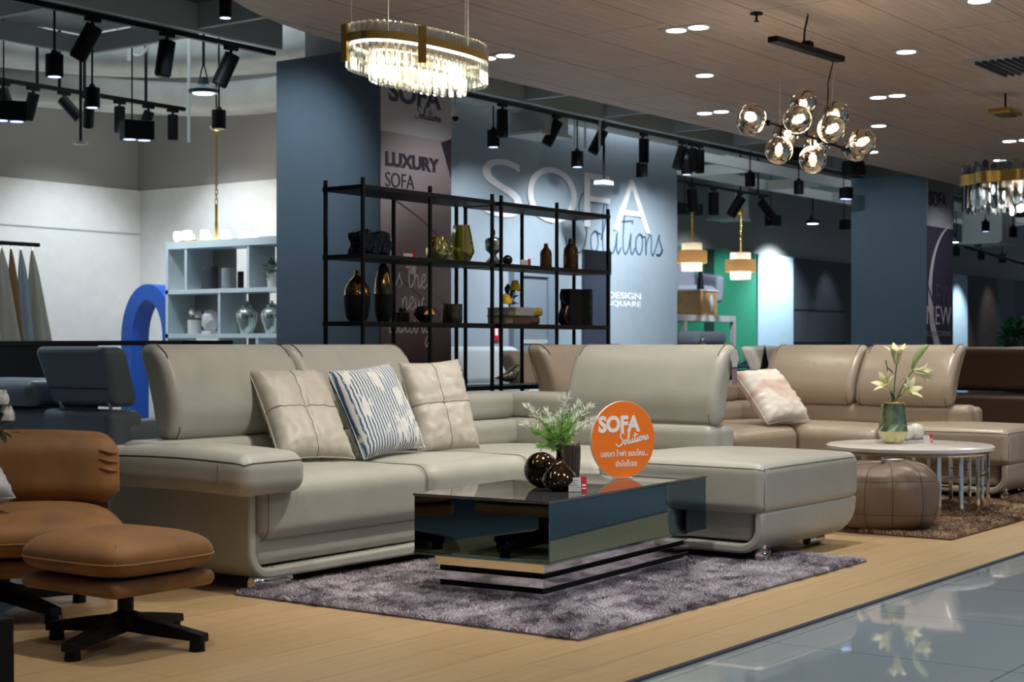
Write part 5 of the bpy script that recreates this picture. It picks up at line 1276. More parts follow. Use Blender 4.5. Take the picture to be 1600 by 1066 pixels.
for (a, h, f_) in tips:
    e = base+camR.to_3d()*a+camF*f_+Vector((0, 0, h)); mid = base+(e-base)*.5+Vector((0, 0, .02))-camR.to_3d()*a*.12
    pts = catmull([base, mid, e], 8); tw.tube(pts, .0018, 5)
    for i, p in enumerate(pts[5:]):
        f = i/(len(pts)-6)
        for k in range(20):
            u = (pts[-1]-pts[-3]).normalized(); d = (u*rnd.uniform(.35, 1.1)+Vector((rnd.uniform(-1, 1), rnd.uniform(-1, 1), rnd.uniform(-.7, 1)))*.75).normalized()
            mb = fr if (f > .35 and rnd.random() < f*1.15 and h > .10) else gn
            needle(mb, p+u*rnd.uniform(-.006, .006), d, rnd.uniform(.018, .038), .0030)
tw.build('twigs', M['leaf'], sp); o = gn.build('needles', M['leaf_light'], sp, smooth=False, recalc=False); o['kind'] = 'stuff'; o = fr.build('frosted_needles', M['leaf_frost'], sp, smooth=False, recalc=False); o['kind'] = 'stuff'
# price card on the table
def card(label, P, w, h, ang, lean=.25):
    t = thing('price_card', label, 'price card', tuple(P), ang)
    f0 = lambda x, z, y=0: (x, z*lean+y, z)
    MB().prism([(-w/2, 0), (w*.18, 0), (w*.18, h), (-w/2, h)], lambda x, z: f0(x, z), lambda x, z: f0(x, z, .0015)).build('card', M['plastic_white'], t, world=False, smooth=False)
    MB().prism([(w*.18, 0), (w/2, 0), (w/2, h*1.08), (w*.18, h*1.08)], lambda x, z: f0(x, z), lambda x, z: f0(x, z, .0015)).build('red_end', M['red'], t, world=False, smooth=False)
    mb = MB()
    for k, (a, b) in enumerate(((-.42, .05), (-.42, -.1), (-.42, .0), (-.1, .12))): mb.prism([(w*a, h*(.78-.17*k)), (w*b, h*(.78-.17*k)), (w*b, h*(.83-.17*k)), (w*a, h*(.83-.17*k))], lambda x, z: f0(x, z, -.0006), lambda x, z: f0(x, z, 0))
    mb.build('print', M['grey_print'], t, world=False, smooth=False)
    mb = MB(); mb.prism([(w*.24, h*.2), (w*.44, h*.2), (w*.44, h*.27), (w*.24, h*.27)], lambda x, z: f0(x, z, -.0006), lambda x, z: f0(x, z, 0)).prism([(w*.24, h*.42), (w*.44, h*.42), (w*.44, h*.52), (w*.24, h*.52)], lambda x, z: f0(x, z, -.0006), lambda x, z: f0(x, z, 0))
    mb.build('white_print', M['white'], t, world=False, smooth=False)
    MB().box(-w/2, w/2, 0, .03, 0, .0015).build('foot', M['clear_glass'], t, world=False, smooth=False)
    return t
card('white and red price card in front of the bronze vases', on_table(903, 769)+Vector((0, 0, .001)), .075, .056, YAW-PI/2+.12)
c = Vector((rc.x, rc.y, .402))
def onZr(px, py): return onZ_below(px, py, .402)
card('small white and red price card on the round marble table', onZr(1451, 692)+Vector((0, 0, .001)), .065, .045, YAW-PI/2+.3)
# orange round sign
sa = YAW-math.radians(36); pc_ = on_table(974, 748)
SR = .172
sg = thing('round_sign', 'round orange SOFA Solutions sign standing on the coffee table', 'sign', (pc_.x, pc_.y, TZ_+.001), YAW-PI/2+math.radians(31))
# disc standing in local x-z plane, facing -y
mb = MB(); ring = [(SR*math.cos(2*PI*k/96), SR+SR*math.sin(2*PI*k/96)) for k in range(96)]
mb.prism(ring, lambda x, z: (x, .0, z), lambda x, z: (x, .010, z)); mb.build('board', M['white_edge'], sg, world=False, smooth=False)
MB().prism([(x*.992, (z-SR)*.992+SR) for x, z in ring], lambda x, z: (x, -.0012, z), lambda x, z: (x, .0, z)).build('orange_face', M['orange'], sg, world=False, smooth=False)
MB().box(-.04, .04, -.02, .03, 0, .003).build('clear_foot', M['clear_glass'], sg, world=False, smooth=False)
def stext(s, cx_, z, w, h, bold=0, nm='lettering', sp=1.0):
    o = text(nm, s, M['white'], (cx_-w/2, -.0014, z), X_, Z_, w, h, None, bold=bold, depth=.001, space=sp); o.parent = sg; return o
stext('SOFA', -.022, .205, .225, .075, .045)
o = script('script_lettering', 'Solutions', M['white'], (-.03, -.0014, .145), X_, Z_, .168, .0055, None, rise=.16, hscale=1.0, depth=.001); o.parent = sg
stext('มองหา โซฟา แบบไหน...', .006, .098, .255, .030, .012)
stext('ยังไงก็เจอ', .015, .052, .115, .030, .012)
# ------------------------------------------------------------------ lily vase on the round table
c = onZr(1395, 693); t = thing('glass_vase', 'faceted green mercury glass vase with lilies on the round marble table', 'vase', tuple(c)); lv = c
gm = mat('mercury_green_glass', (.36, .48, .30), .14, metal=.75, var=.5, vscale=22)
MB().lathe([(.06, .0), (.093, .075)], c, 12, closed_bot=True).build('gold_foot', mat('pale_gold_glass', (.60, .58, .32), .15, metal=.7, var=.2), t, smooth=False)
MB().lathe([(.093, .075), (.085, .12), (.066, .25), (.060, .25), (.076, .12), (.085, .08)], c, 12, lambda q, a: (q.x, q.y, q.z) if q.z < .1 or q.z > .2 else (q.x*math.cos(.26)-q.y*math.sin(.26), q.x*math.sin(.26)+q.y*math.cos(.26), q.z)).build('glass', gm, t, smooth=False)
MB().tube([c+Vector((.066*math.cos(a), .066*math.sin(a), .25)) for a in [2*PI*k/32 for k in range(32)]], .004, 6, closed=True).build('rim', M['brass'], t)
for s in (-1, 1): MB().tube(catmull([c+camR.to_3d()*s*.066+Vector((0, 0, .245)), c+camR.to_3d()*s*.077+Vector((0, 0, .235)), c+camR.to_3d()*s*.072+Vector((0, 0, .2))], 4), .003, 6).build('wire_handle', M['brass'], t)
lf = thing('lily_bouquet', 'bouquet of cream lilies with one closed bud in the green vase', 'artificial flowers', (lv.x, lv.y, lv.z+.24))
def at(px, py, dd=0): return Wp(px, py, (lv.x*cs+lv.y*sn)+dd)
top = lv+Vector((0, 0, .22))
def lily(p, d, L=.13, n=6, opening=.55, seed=0):
    r_ = random.Random(seed); p = Vector(p); d = Vector(d).normalized(); u = d.orthogonal().normalized(); w = d.cross(u)
    for k in range(n):
        a = 2*PI*k/n+r_.uniform(-.1, .1); e = u*math.cos(a)+w*math.sin(a); tn = d.cross(e); mb = MB(); m_ = 9; op = opening*(1 if k % 2 else .85)
        for i in range(m_+1):
            t_ = i/m_; ax = L*(t_-.30*t_**3*op*1.6); rad = L*(.04+op*(.30*t_+.75*t_**3)); wd = L*.15*math.sin(PI*min(1, .12+.88*t_)**1.15)**.8+.0008
            q = p+d*ax+e*rad
            for j in (-1, -.5, 0, .5, 1): mb.v.append(q+tn*wd*j+(e*-.25+d*.1)*wd*(.6*j*j)*-1+e*.0)
        for i in range(m_):
            for j in range(4): b = i*5+j; mb.f.append((b, b+1, b+6, b+5))
        mb.build('petal', M['lily'], lf, ang=180, recalc=False)
    for k in range(4):
        a = 2*PI*k/4; e = u*math.cos(a)+w*math.sin(a); q = p+d*L*.55+e*L*.12; MB().tube([p+d*L*.1, q], .0015, 5).build('stamen', M['leaf_light'], lf)
cR = camR.to_3d(); back = -camF
for (bx_, by_), dr, L_, op, sd in [((1401, 569), cR*-.05+Z_*1.0+back*.25, .15, .50, 1), ((1392, 610), cR*-.75+Z_*.72+back*.5, .14, .55, 2), ((1410, 617), cR*.55+Z_*.55+back*.75, .14, .55, 3), ((1427, 580), cR*.75+Z_*-.08+camF*.3, .13, .5, 4)]:
    lily(at(bx_, by_, rnd.uniform(-.03, .03)), dr, L_, 6, op, sd)
bp = at(1425, 577); pts = catmull([bp, at(1432, 560), at(1443, 545), at(1451, 540)], 5); n_ = len(pts)
MB().tube(pts, [.004+.017*math.sin(PI*i/(n_-1))**.8 for i in range(n_)], 12).build('bud', mat('pale_green_bud', (.30, .42, .14), .5, var=.2), lf)
for e_ in ((1401, 569), (1392, 610), (1409, 617), (1427, 578), (1384, 563)):
    q = at(*e_); MB().tube(catmull([top, top.lerp(q, .5)+Vector((0, 0, .02)), q], 6), .0035, 6).build('stem', M['leaf'], lf)
mb = MB()
for q, d_, L_ in [((1408, 620), cR*.9+Z_*.3, .10), ((1420, 600), cR*1+Z_*.1, .10), ((1436, 612), cR*.35-Z_*1, .07), ((1398, 625), cR*-.3+Z_*.6, .06), ((1404, 600), cR*.5+Z_*.6, .06), ((1396, 585), cR*-.6+Z_*.7, .07), ((1412, 628), cR*.6-Z_*.3, .07), ((1431, 579), cR*1-Z_*.25, .11)]:
    leaf_mb(mb, at(*q, -.02), d_+back*.2, L_, .022, .1)
mb.build('leaves', M['leaf'], lf, ang=180, recalc=False)
for px, py, r_, lab in ((1416, 692, .048, 'smaller white ceramic ball nearest the lily vase'), (1431, 691, .053, 'larger white ceramic ball beside the lily vase')):
    q = onZr(px, py-4); o = MB().sphere(q+Vector((0, 0, r_*.98)), r_, 28, 16, (1, 1, .98)).build('ceramic_ball', M['porcelain'], None, ang=180); tag(o, lab, 'ornament')

# ------------------------------------------------------------------ oval crystal chandelier
d0 = 7.0; oc = Wp(655, 85, d0); LX, LY = .405, .17
oc = Vector((oc.x, oc.y, oc.z))
chd = thing('crystal_chandelier', 'large lit oval crystal rod chandelier with a brass band', 'chandelier', tuple(oc))
def oval(a, k=1.0, z=0, dx=0, dy=0):
    e = .8; return oc+Vector((dx+k*LX*math.copysign(abs(math.cos(a))**e, math.cos(a)), dy+(LY-(1-k)*.3)*math.copysign(abs(math.sin(a))**e, math.sin(a)), z))
def even(n, k=1.0):
    P = [oval(2*PI*i/720, k) for i in range(721)]; D = [0]
    for i in range(720): D.append(D[-1]+(P[i+1]-P[i]).length)
    out = []; j = 0
    for i in range(n):
        s = D[-1]*i/n
        while D[j+1] < s: j += 1
        out.append(P[j].lerp(P[j+1], (s-D[j])/(D[j+1]-D[j]+1e-9)))
    return out
rod = MB().lathe([(.0005, -.125), (.010, -.122), (.0145, -.11), (.0145, .085), (.009, .092), (.0005, .09)], (0, 0, 0), 8)
rod_me = None
def rods(P, n, zoff=0, sc=1.0, nm='crystal_rod'):
    global rod_me
    for q in P:
        if rod_me is None:
            o = rod.build(nm, M['clear_glass'], chd, world=False, smooth=False); rod_me = o.data
        else: o = link(nm, rod_me, None, chd)
        o.location = q-oc+Vector((0, 0, zoff)); o.scale = (1, 1, sc*.88); o.rotation_euler = (0, 0, n*.37)
rods(even(68, 1.0), 1)
P2 = [oc+(p-oc)*1.0 for p in even(32, .72)]
rods([Vector((oc.x+(p.x-oc.x)+.0, p.y, p.z)) for p in P2], 2, -.068, .8)
def band(k, z0, z1, th, nm, m, parent=chd, dy=0):
    P = [oval(2*PI*i/120, k) for i in range(120)]; mb = MB(); n = len(P)
    for p in P:
        r = (p-oc); r.z = 0; r.normalize()
        mb.v += [p+Vector((0, 0, z0)), p+Vector((0, 0, z1)), p+r*th+Vector((0, 0, z1)), p+r*th+Vector((0, 0, z0))]
    for i in range(n):
        a, b = i*4, ((i+1) % n)*4
        for j in range(4): mb.f.append((a+j, a+(j+1) % 4, b+(j+1) % 4, b+j))
    return mb.build(nm, m, parent, ang=40)
P = band(1.035, .0, .034, .006, 'brass_band', M['brass'])
band(.955, .004, .03, .008, 'inner_band', M['brass'])
band(.94, -.006, .004, .022, 'led_strip', M['lamp_warm'])
band(.70, -.020, .0, .006, 'lower_band', M['brass'])
band(.685, -.028, -.020, .018, 'led_strip', M['lamp_warm'])
for a in (-1.95, -.12, 1.6, 2.85):
    p = oval(a, 1.05); r = (p-oc).normalized(); s = Vector((-r.y, r.x, 0)); mb = MB()
    mb.add([p+s*sx*.018+r*sy+Vector((0, 0, z)) for z in (-.085, .075) for sx, sy in ((-1, .0), (1, .0), (1, .012), (-1, .012))], [(0, 3, 2, 1), (4, 5, 6, 7)]+[(i, (i+1) % 4, 4+(i+1) % 4, 4+i) for i in range(4)])
    mb.build('brass_clip', M['brass'], chd, smooth=False)
for a in (2.6, 1.6, -1.3, .1):
    p = oval(a, .97, .03); MB().cyl(p, (p.x*.99+oc.x*.01, p.y, 2.999), .0015, n=5).build('wire', M['pipe'], chd)
lamp('chandelier_glow', 'POINT', oc+Vector((-.2, 0, -.04)), 4, WARM, shadow_soft_size=.05); lamp('chandelier_glow', 'POINT', oc+Vector((.2, 0, -.04)), 4, WARM, shadow_soft_size=.05)

# ------------------------------------------------------------------ smoked globe chandelier
bd0 = 9.4
gc = Wp(1258, 205, bd0)
gl = thing('globe_chandelier', 'black branching chandelier with smoked glass globes and lit bulbs', 'chandelier', tuple(gc))
a_, b_ = Wp(1186, 186, bd0-.12), Wp(1330, 236, bd0+.12)
MB().cyl(a_, b_, .008, n=10).build('stem_bar', M['track_black'], gl)
RG = .083
globes = [(1175, 183, -.25, (-1, .5)), (1173, 192, .0, (-1, -.2)), (1255, 160, .14, (1, .9)), (1246, 187, -.22, (-1, .0)), (1306, 178, .16, (1, .8)), (1299, 202, -.12, (-1, -.2)),
          (1347, 222, .0, (1, .2)), (1339, 232, .2, (.3, -1)), (1217, 235, -.1, (-.4, -1)), (1270, 249, -.05, (.0, -1)), (1229, 209, .24, (-.6, 1)), (1276, 225, .26, (-.3, 1))]
for i, (px, py, dd, (ox, oz)) in enumerate(globes):
    q = Wp(px, py, bd0+dd)
    # nearest point on the bar
    ab = b_-a_; tt = max(.05, min(.95, (q-a_).dot(ab)/ab.dot(ab))); root = a_+ab*tt
    dirn = (q-root); 
    if dirn.length < .02: dirn = Vector((0, 0, 1))
    dirn.normalize(); neck = q-dirn*RG*.95
    MB().cyl(root, neck, .007, n=8).build('arm', M['track_black'], gl)
    MB().cyl(neck-dirn*.0, neck+dirn*.035, .016, n=14).build('socket', M['grid_grey'], gl)
    # globe with an open mouth on the far side
    u = dirn.orthogonal().normalized(); w = dirn.cross(u); mb = MB(); n = 28; m_ = 16
    for j in range(m_+1):
        th = .22+(PI-.22-.62)*j/m_
        for k in range(n):
            ph = 2*PI*k/n; mb.v.append(q+(-dirn*math.cos(th)+(u*math.cos(ph)+w*math.sin(ph))*math.sin(th))*RG)
    for j in range(m_):
        for k in range(n): mb.f.append((j*n+k, j*n+(k+1) % n, (j+1)*n+(k+1) % n, (j+1)*n+k))
    g_ = mb.build('globe', M['smoke_glass'], gl, ang=180)
    th = PI-.62; MB().tube([q+(-dirn*math.cos(th)+(u*math.cos(ph)+w*math.sin(ph))*math.sin(th))*RG for ph in [2*PI*k/28 for k in range(28)]], .0022, 6, closed=True).build('rim', M['clear_glass'], g_)
    c0 = neck+dirn*.035
    MB().tube([c0, c0+dirn*.012, c0+dirn*.03, c0+dirn*.045, c0+dirn*.055], [.008, .014, .024, .020, .004], 12).build('bulb', M['bulb'], gl, ang=180)
for k in range(4):
    p = a_+(b_-a_)*(.1+.27*k); MB().cyl(p-Vector((0, 0, .02)), p+Vector((0, 0, .01)), .012, .016, n=12).build('knuckle', M['track_black'], gl)
ca, cb_ = onZ(1205, 55, 2.72), onZ(1315, 92, 2.72)
ca = Wp(1207, 62, 9.1); cb_ = Wp(1313, 92, 9.75); dv = (cb_-ca); cb_.z = ca.z = (ca.z+cb_.z)/2; dv = (cb_-ca).normalized(); sv = Vector((-dv.y, dv.x, 0))
mb = MB(); mb.add([p+sv*sx*.035+Vector((0, 0, z)) for z in (-.018, .018) for p, sx in ((ca, -1), (cb_, -1), (cb_, 1), (ca, 1))], [(0, 1, 2, 3), (4, 7, 6, 5)]+[(i, 4+i, 4+(i+1) % 4, (i+1) % 4) for i in range(4)])
mb.build('canopy_bar', M['black'], gl, smooth=False, bevel=.006)
mid = (ca+cb_)/2; hk = Vector((mid.x, mid.y, ZC))
MB().tube(catmull([mid+Vector((-.05, 0, .02)), mid+Vector((-.08, -.02, .10)), hk+Vector((-.0, 0, -.02)), hk], 6), .006, 6).build('cable', M['track_black'], gl)
MB().tube(catmull([mid+Vector((0, 0, .02)), mid+Vector((.03, -.02, .10)), mid+Vector((0, 0, .16)), hk], 6), .0025, 6).build('hook_wire', M['pipe'], gl)
MB().rbox(mid.x-.03, mid.x+.03, mid.y-.03, mid.y+.03, mid.z+.018, mid.z+.05, .01).build('terminal_box', M['track_black'], gl)
MB().cyl(ca+dv*.09, a_+(b_-a_)*.22, .0012, n=5).build('wire', M['pipe'], gl); MB().cyl(cb_-dv*.07, a_+(b_-a_)*.75, .0012, n=5).build('wire', M['pipe'], gl)
q_ = cb_-dv*.08; MB().tube(catmull([q_, q_+Vector((-.02, .03, -.15)), Wp(1294, 140, 9.55), Wp(1292, 170, 9.5), a_+(b_-a_)*.68], 6), .004, 6).build('cable', M['track_black'], gl)

# ------------------------------------------------------------------ smoky crystal chandelier at the right edge
cd = 12.4; kc = Wp(1592, 296, cd); K = 1.44
kr = thing('crystal_chandelier', 'lit smoky crystal chandelier with a wavy gold band at the right edge', 'chandelier', tuple(kc))
NR = 44
def wav(a): return .425*(1+.05*math.cos(9*a))
gb = MB(); n = 120
for i in range(n):
    a = 2*PI*i/n; r = wav(a); d = Vector((math.cos(a), math.sin(a), 0))
    gb.v += [kc+d*r+Vector((0, 0, .03)), kc+d*r+Vector((0, 0, .115)), kc+d*(r+.008)+Vector((0, 0, .115)), kc+d*(r+.008)+Vector((0, 0, .03))]
for i in range(n):
    a, b = i*4, ((i+1) % n)*4
    for j in range(4): gb.f.append((a+j, a+(j+1) % 4, b+(j+1) % 4, b+j))
gb.build('gold_band', M['brass'], kr, ang=40)
bl = MB().rbox(-.019, .019, -.005, .005, -.11, .12, .005, 2, 2); cap_me = None
for k in range(NR):
    a = 2*PI*k/NR; r = wav(a)-.01; hz = (.0 if k % 2 else .026)
    if cap_me is None:
        mb = MB(); out = [(.019*math.cos(PI*j/8), .105+.019*math.sin(PI*j/8)) for j in range(9)]+[(.019*math.cos(PI+PI*j/8), -.105+.019*math.sin(PI+PI*j/8)) for j in range(9)]
        mb.prism(out, lambda x, z: (x, -.005, z), lambda x, z: (x, .005, z)); o = mb.build('crystal_slat', M['smoke_crystal'], kr, world=False, smooth=False); cap_me = o.data
    else: o = link('crystal_slat', cap_me, None, kr)
    o.scale = (K, K, K); o.location = Vector((r*math.cos(a), r*math.sin(a), hz)); o.rotation_euler = (0, 0, a+PI/2)
for k in range(9):
    a = 2*PI*k/9; q = kc+Vector((.31*math.cos(a), .31*math.sin(a), -.03)); MB().tube([q+Vector((0, 0, .05)), q+Vector((0, 0, .02)), q-Vector((0, 0, .0)), q-Vector((0, 0, .03))], [.009, .015, .019, .003], 10).build('bulb', M['bulb'], kr)
MB().lathe([(.0005, .04), (.3, .04), (.3, .046), (.0005, .046)], kc, 24).build('frame_plate', M['brass'], kr)
cp = Wp(1571, 176, 12.4); MB().rbox(cp.x-.16, cp.x+.16, cp.y-.09, cp.y+.09, cp.z-.02, cp.z+.02, .012).build('canopy', M['brass'], kr)
MB().cyl(cp, (cp.x, cp.y, ZC), .008, n=8).build('cable', M['track_black'], kr)
for px in (1530, 1553, 1580, 1600):
    q = Wp(px, 255, cd); q.z = kc.z+.12; v_ = (q-kc); v_.z = 0; v_ = v_.normalized()*.39; MB().cyl((cp.x+(v_.x)*.3, cp.y+v_.y*.2, cp.z), kc+v_+Vector((0, 0, .12)), .0015, n=5).build('wire', M['pipe'], kr)
lamp('chandelier_glow', 'POINT', kc+Vector((0, 0, -.1)), 8, WARM, shadow_soft_size=.05)
lamp('chandelier_glow', 'POINT', gc+Vector((0, 0, -.02)), 7, WARM, shadow_soft_size=.3)

# ------------------------------------------------------------------ candle chandelier over the white shelf
vc = Wp(338, 376, 15.6); cn = thing('candle_chandelier', 'lit brass chandelier of small frosted glasses hanging from a chain', 'chandelier', tuple(vc))
MB().cyl(vc, vc+Vector((0, 0, .36)), .016, n=12).build('brass_rod', M['gold'], cn)
NV = 12
MB().tube([vc+Vector((.38*math.cos(2*PI*k/40), .38*math.sin(2*PI*k/40), -.02)) for k in range(40)], .010, 8, closed=True).build('brass_ring', M['gold'], cn)
for k in range(3):
    a = PI*k/3; e = Vector((.38*math.cos(a), .38*math.sin(a), -.02)); MB().cyl(vc-e+Vector((0, 0, -.04)), vc+e, .007, n=8).build('brass_spoke', M['gold'], cn)
for k in range(NV):
    a = 2*PI*k/NV; q = vc+Vector((.38*math.cos(a), .38*math.sin(a), 0)); MB().lathe([(.035, -.01), (.045, .0), (.045, .06), (.04, .075), (.0005, .08)], q, 14, closed_bot=True).build('frosted_glass', M['frost'], cn)
rt_ = Wp(338, 203, 15.6); nl = 16; z0 = vc.z+.36
lk_ = MB().tube([(.0, .013*math.cos(2*PI*k/10), .028*math.sin(2*PI*k/10)) for k in range(10)], .005, 5, closed=True); lme = None
for k in range(nl):
    if lme is None: o = lk_.build('chain_link', M['brass'], cn, world=False); lme = o.data
    else: o = link('chain_link', lme, None, cn)
    o.location = (0, 0, z0-vc.z+.03+(rt_.z-z0-.04)*k/(nl-1)); o.rotation_euler = (0, 0, .6+(PI/2 if k % 2 else 0)); o.scale = (1, 1, 1.15)
MB().lathe([(.07, 0), (.05, -.03), (.01, -.05)], (vc.x, vc.y, rt_.z+.03), 20, closed_bot=True).build('canopy', M['gold'], cn); MB().cyl((vc.x, vc.y, rt_.z+.03), (vc.x, vc.y, 4.9), .008, n=8).build('rod', M['track_black'], cn)
lamp('candle_glow', 'POINT', vc+Vector((0, 0, .16)), 12, WARM, shadow_soft_size=.3)
# fringe drum lamps
def drum(px, pyt, pyb, d, label, pych, s=1.0, on=True):
    q = Wp(px, (pyt+pyb)/2, d); k = d/F; H = (pyb-pyt)*k; t = thing('drum_lamp', label, 'pendant light', tuple(q)); r = 16*k*s; r2 = 23.5*k*s
    fm = emis('lit_fabric', (1, .95, .86), 1.1) if on else None
    MB().lathe([(r, H/2-.0), (r, H*.24)], q, 36).build('upper_shade', M['shade_w'], t); MB().lathe([(r, -H*.2), (r, -H/2)], q, 36).build('lower_shade', M['shade_lit'], t)
    MB().lathe([(r2, H*.24), (r2+.004, -H*.22)], q, 72, lambda v, a: (v.x*(1+.012*math.cos(36*a)), v.y*(1+.012*math.cos(36*a)), v.z)).build('fringe', M['fringe_t'], t, ang=180)
    MB().sphere(q, .05).build('bulb', M['bulb'], t); MB().cyl(q+Vector((0, 0, .04)), q+Vector((0, 0, H/2)), .01, n=8).build('socket_stem', M['brass'], t)
    top_ = Wp(px, pych, d)
    mb = MB(); n = 14
    for i in range(n):
        z = q.z+H/2+(top_.z-q.z-H/2)*(i+.5)/n; mb.sphere((q.x, q.y, z), .022, 8, 6)
    mb.cyl((q.x, q.y, q.z+H/2), (q.x, q.y, top_.z), .008, n=6).build('chain', M['brass'], t)
    MB().lathe([(.085, .03), (.06, -.02), (.01, -.05)], (q.x, q.y, top_.z+.03), 20, closed_bot=True).build('canopy', M['gold'], t)
    MB().cyl((q.x, q.y, top_.z), (q.x, q.y, 4.9), .014, n=8).build('rod', M['track_black'], t)
    lamp('drum_glow', 'POINT', q+Vector((0, 0, -H*.1)), 5, WARM, shadow_soft_size=.05)
def transl(name, col, tr):
    m, nt, b = nodes(name); t = N(nt, 'ShaderNodeBsdfTranslucent'); t.inputs['Color'].default_value = (*col, 1); b.inputs['Base Color'].default_value = (*col, 1); b.inputs['Roughness'].default_value = .8
    mx = N(nt, 'ShaderNodeMixShader'); mx.inputs[0].default_value = tr; lk(nt, b.outputs[0], mx.inputs[1]); lk(nt, t.outputs[0], mx.inputs[2]); lk(nt, mx.outputs[0], nt.nodes['Material Output'].inputs[0]); return m
M['shade_w'] = transl('cream_shade', (.85, .82, .74), .6); M['shade_lit'] = transl('cream_shade_lower', (.9, .88, .8), .6); M['fringe_t'] = transl('gold_thread', (.36, .22, .10), .3)
drum(1081, 380, 424, 22, 'fringed drum pendant lamp, left and higher of the pair', 332)
drum(1157, 395, 437, 23, 'fringed drum pendant lamp, right and lower of the pair', 334)
# ------------------------------------------------------------------ white shelf unit with ornaments
SX = 10.16; SYN, SYF_ = 9.55, 11.52; zt = 1.99; ZR = [0.0, .25, .68, 1.11, 1.53, 1.99]
sh = thing('shelf_unit', 'white cubby shelf unit in front of the white wall', 'shelf unit', (SX+.17, (SYN+SYF_)/2, 0))
for z in ZR: MB().box(SX, SX+.36, SYN, SYF_, z-(.04 if z < 1.9 else .07) if z else .0, z if z else .04).build('shelf_board', M['shelf_white'], sh, smooth=False)
for y in (SYN, SYF_-.035): MB().box(SX, SX+.36, y, y+.035, .04, zt-.07).build('side_panel', M['shelf_white'], sh, smooth=False)
yof = lambda px: onX(px, 450, SX).y
for zi, pxs in ((4, (289, 386)), (3, (341,)), (2, (341, 400)), (1, (290, 386))):
    for px in pxs: y = yof(px); MB().box(SX+.01, SX+.35, y-.016, y+.016, ZR[zi], ZR[zi+1]-.04-(.03 if zi == 4 else 0)).build('divider', M['shelf_white'], sh, smooth=False)
gp = mat('grey_back_panel', (.30, .29, .28), .3)
for zi, p0_, p1_ in ((4, 276, 326), (4, 390, 424), (3, 258, 300), (3, 346, 378), (2, 346, 386)):
    MB().box(SX+.345, SX+.36, yof(p1_), yof(p0_), ZR[zi], ZR[zi+1]-.04).build('back_panel', gp, sh, smooth=False)
def on_shelf(px, zi, dx=.15): q = onX(px, 450, SX+dx); return Vector((SX+dx, q.y, ZR[zi]))
def cylvase(label, px, w, h, m, nm='cylinder_vase', zi=4, knurl=0):
    c = on_shelf(px, zi); k = 14.6/F; t = MB().lathe([(.0005, 0), (w*k/2, 0), (w*k/2, h*k), (w*k/2*.9, h*k), (w*k/2*.9, .02)], c, 48, (lambda q, a: (q.x*(1+.02*math.cos(24*a)), q.y*(1+.02*math.cos(24*a)), q.z)) if knurl else None).build(nm, m, None, ang=60)
    return tag(t, label, 'vase')
cylvase('large black ribbed cylinder vase on the top cubby', 328, 25, 37, M['charcoal'], knurl=1); cylvase('grey ribbed cylinder vase on the top cubby', 356, 20, 33, mat('grey_ribbed', (.22, .24, .25), .4), knurl=1); cylvase('small black cylinder vase on the top cubby', 376, 10, 27, M['black'])
c = on_shelf(425, 4); t = thing('potted_plant', 'small green plant in a white pot at the column edge', 'potted plant', tuple(c)); MB().lathe([(.04, 0), (.05, .13), (.045, .13)], c, 24, closed_bot=True).build('pot', M['porcelain'], t)
def bush(parent, c, R, m, n, L=.05, seed=1, w=.02, nm='foliage'):
    r_ = random.Random(seed); mb = MB()
    for k in range(n):
        v = Vector((r_.gauss(0, 1), r_.gauss(0, 1), r_.gauss(0, 1))).normalized(); p = Vector(c)+v*R*r_.uniform(.35, 1); leaf_mb(mb, p, v+Vector((r_.uniform(-.5, .5), r_.uniform(-.5, .5), .3)), L*r_.uniform(.7, 1.2), w, .25)
    o = mb.build(nm, m, parent, ang=180, recalc=False); o['kind'] = 'stuff'; return o
bush(t, c+Vector((0, 0, .18)), .07, M['leaf'], 90)
c = on_shelf(304, 3); t = thing('flower_pot', 'white ribbed pot of cream hydrangeas in the middle cubby', 'potted plant', tuple(c)); k = 14.6/F
MB().lathe([(.0005, 0), (.065, 0), (.066, .135), (.06, .135), (.06, .02)], c, 48, lambda q, a: (q.x*(1+.02*math.cos(20*a)), q.y*(1+.02*math.cos(20*a)), q.z)).build('pot', M['plastic_white'], t)
for j, (a, b, z) in enumerate(((-.05, 0, .17), (.05, .02, .17), (0, -.03, .20), (.0, .05, .18))): blob_flower(t, c+Vector((b, a, z)), .055, M['white_flower'])
c = on_shelf(328, 3); o = MB().sphere(c+Vector((0, 0, .12)), .085, 24, 14, (.8, 1, 1.3)); o.v = [v+(v-c-Vector((0, 0, .12))).normalized()*.012*math.sin(v.y*90)*math.sin(v.z*80) for v in o.v]
o.box(c.x-.05, c.x+.05, c.y-.06, c.y+.06, c.z, c.z+.03); o = o.build('coral_ornament', M['plastic_white'], None); tag(o, 'white coral-like ornament beside the hydrangea pot', 'ornament')
for px, lab in ((386, 'twisted silver glass ginger jar in the middle cubby'), (425, 'twisted silver glass ginger jar cut by the column edge')):
    c = on_shelf(px, 3, .12); t = thing('ginger_jar', lab, 'jar', tuple(c))
    MB().lathe([(p.x, p.z) for p in catmull([(.055, 0, 0), (.075, 0, .06), (.10, 0, .15), (.095, 0, .20), (.06, 0, .235), (.045, 0, .245)], 5)], c, 64, lambda q, a: (q.x*(1+.03*math.sin(12*a+q.z*25)), q.y*(1+.03*math.sin(12*a+q.z*25)), q.z)).build('body', mat('silvered_glass', (.50, .56, .52), .15, metal=.8, var=.3), t, ang=180)
    MB().lathe([(.05, .245), (.05, .26), (.03, .275), (.01, .28), (.014, .295), (.0005, .305)], c, 28).build('lid', M['lustre'], t)
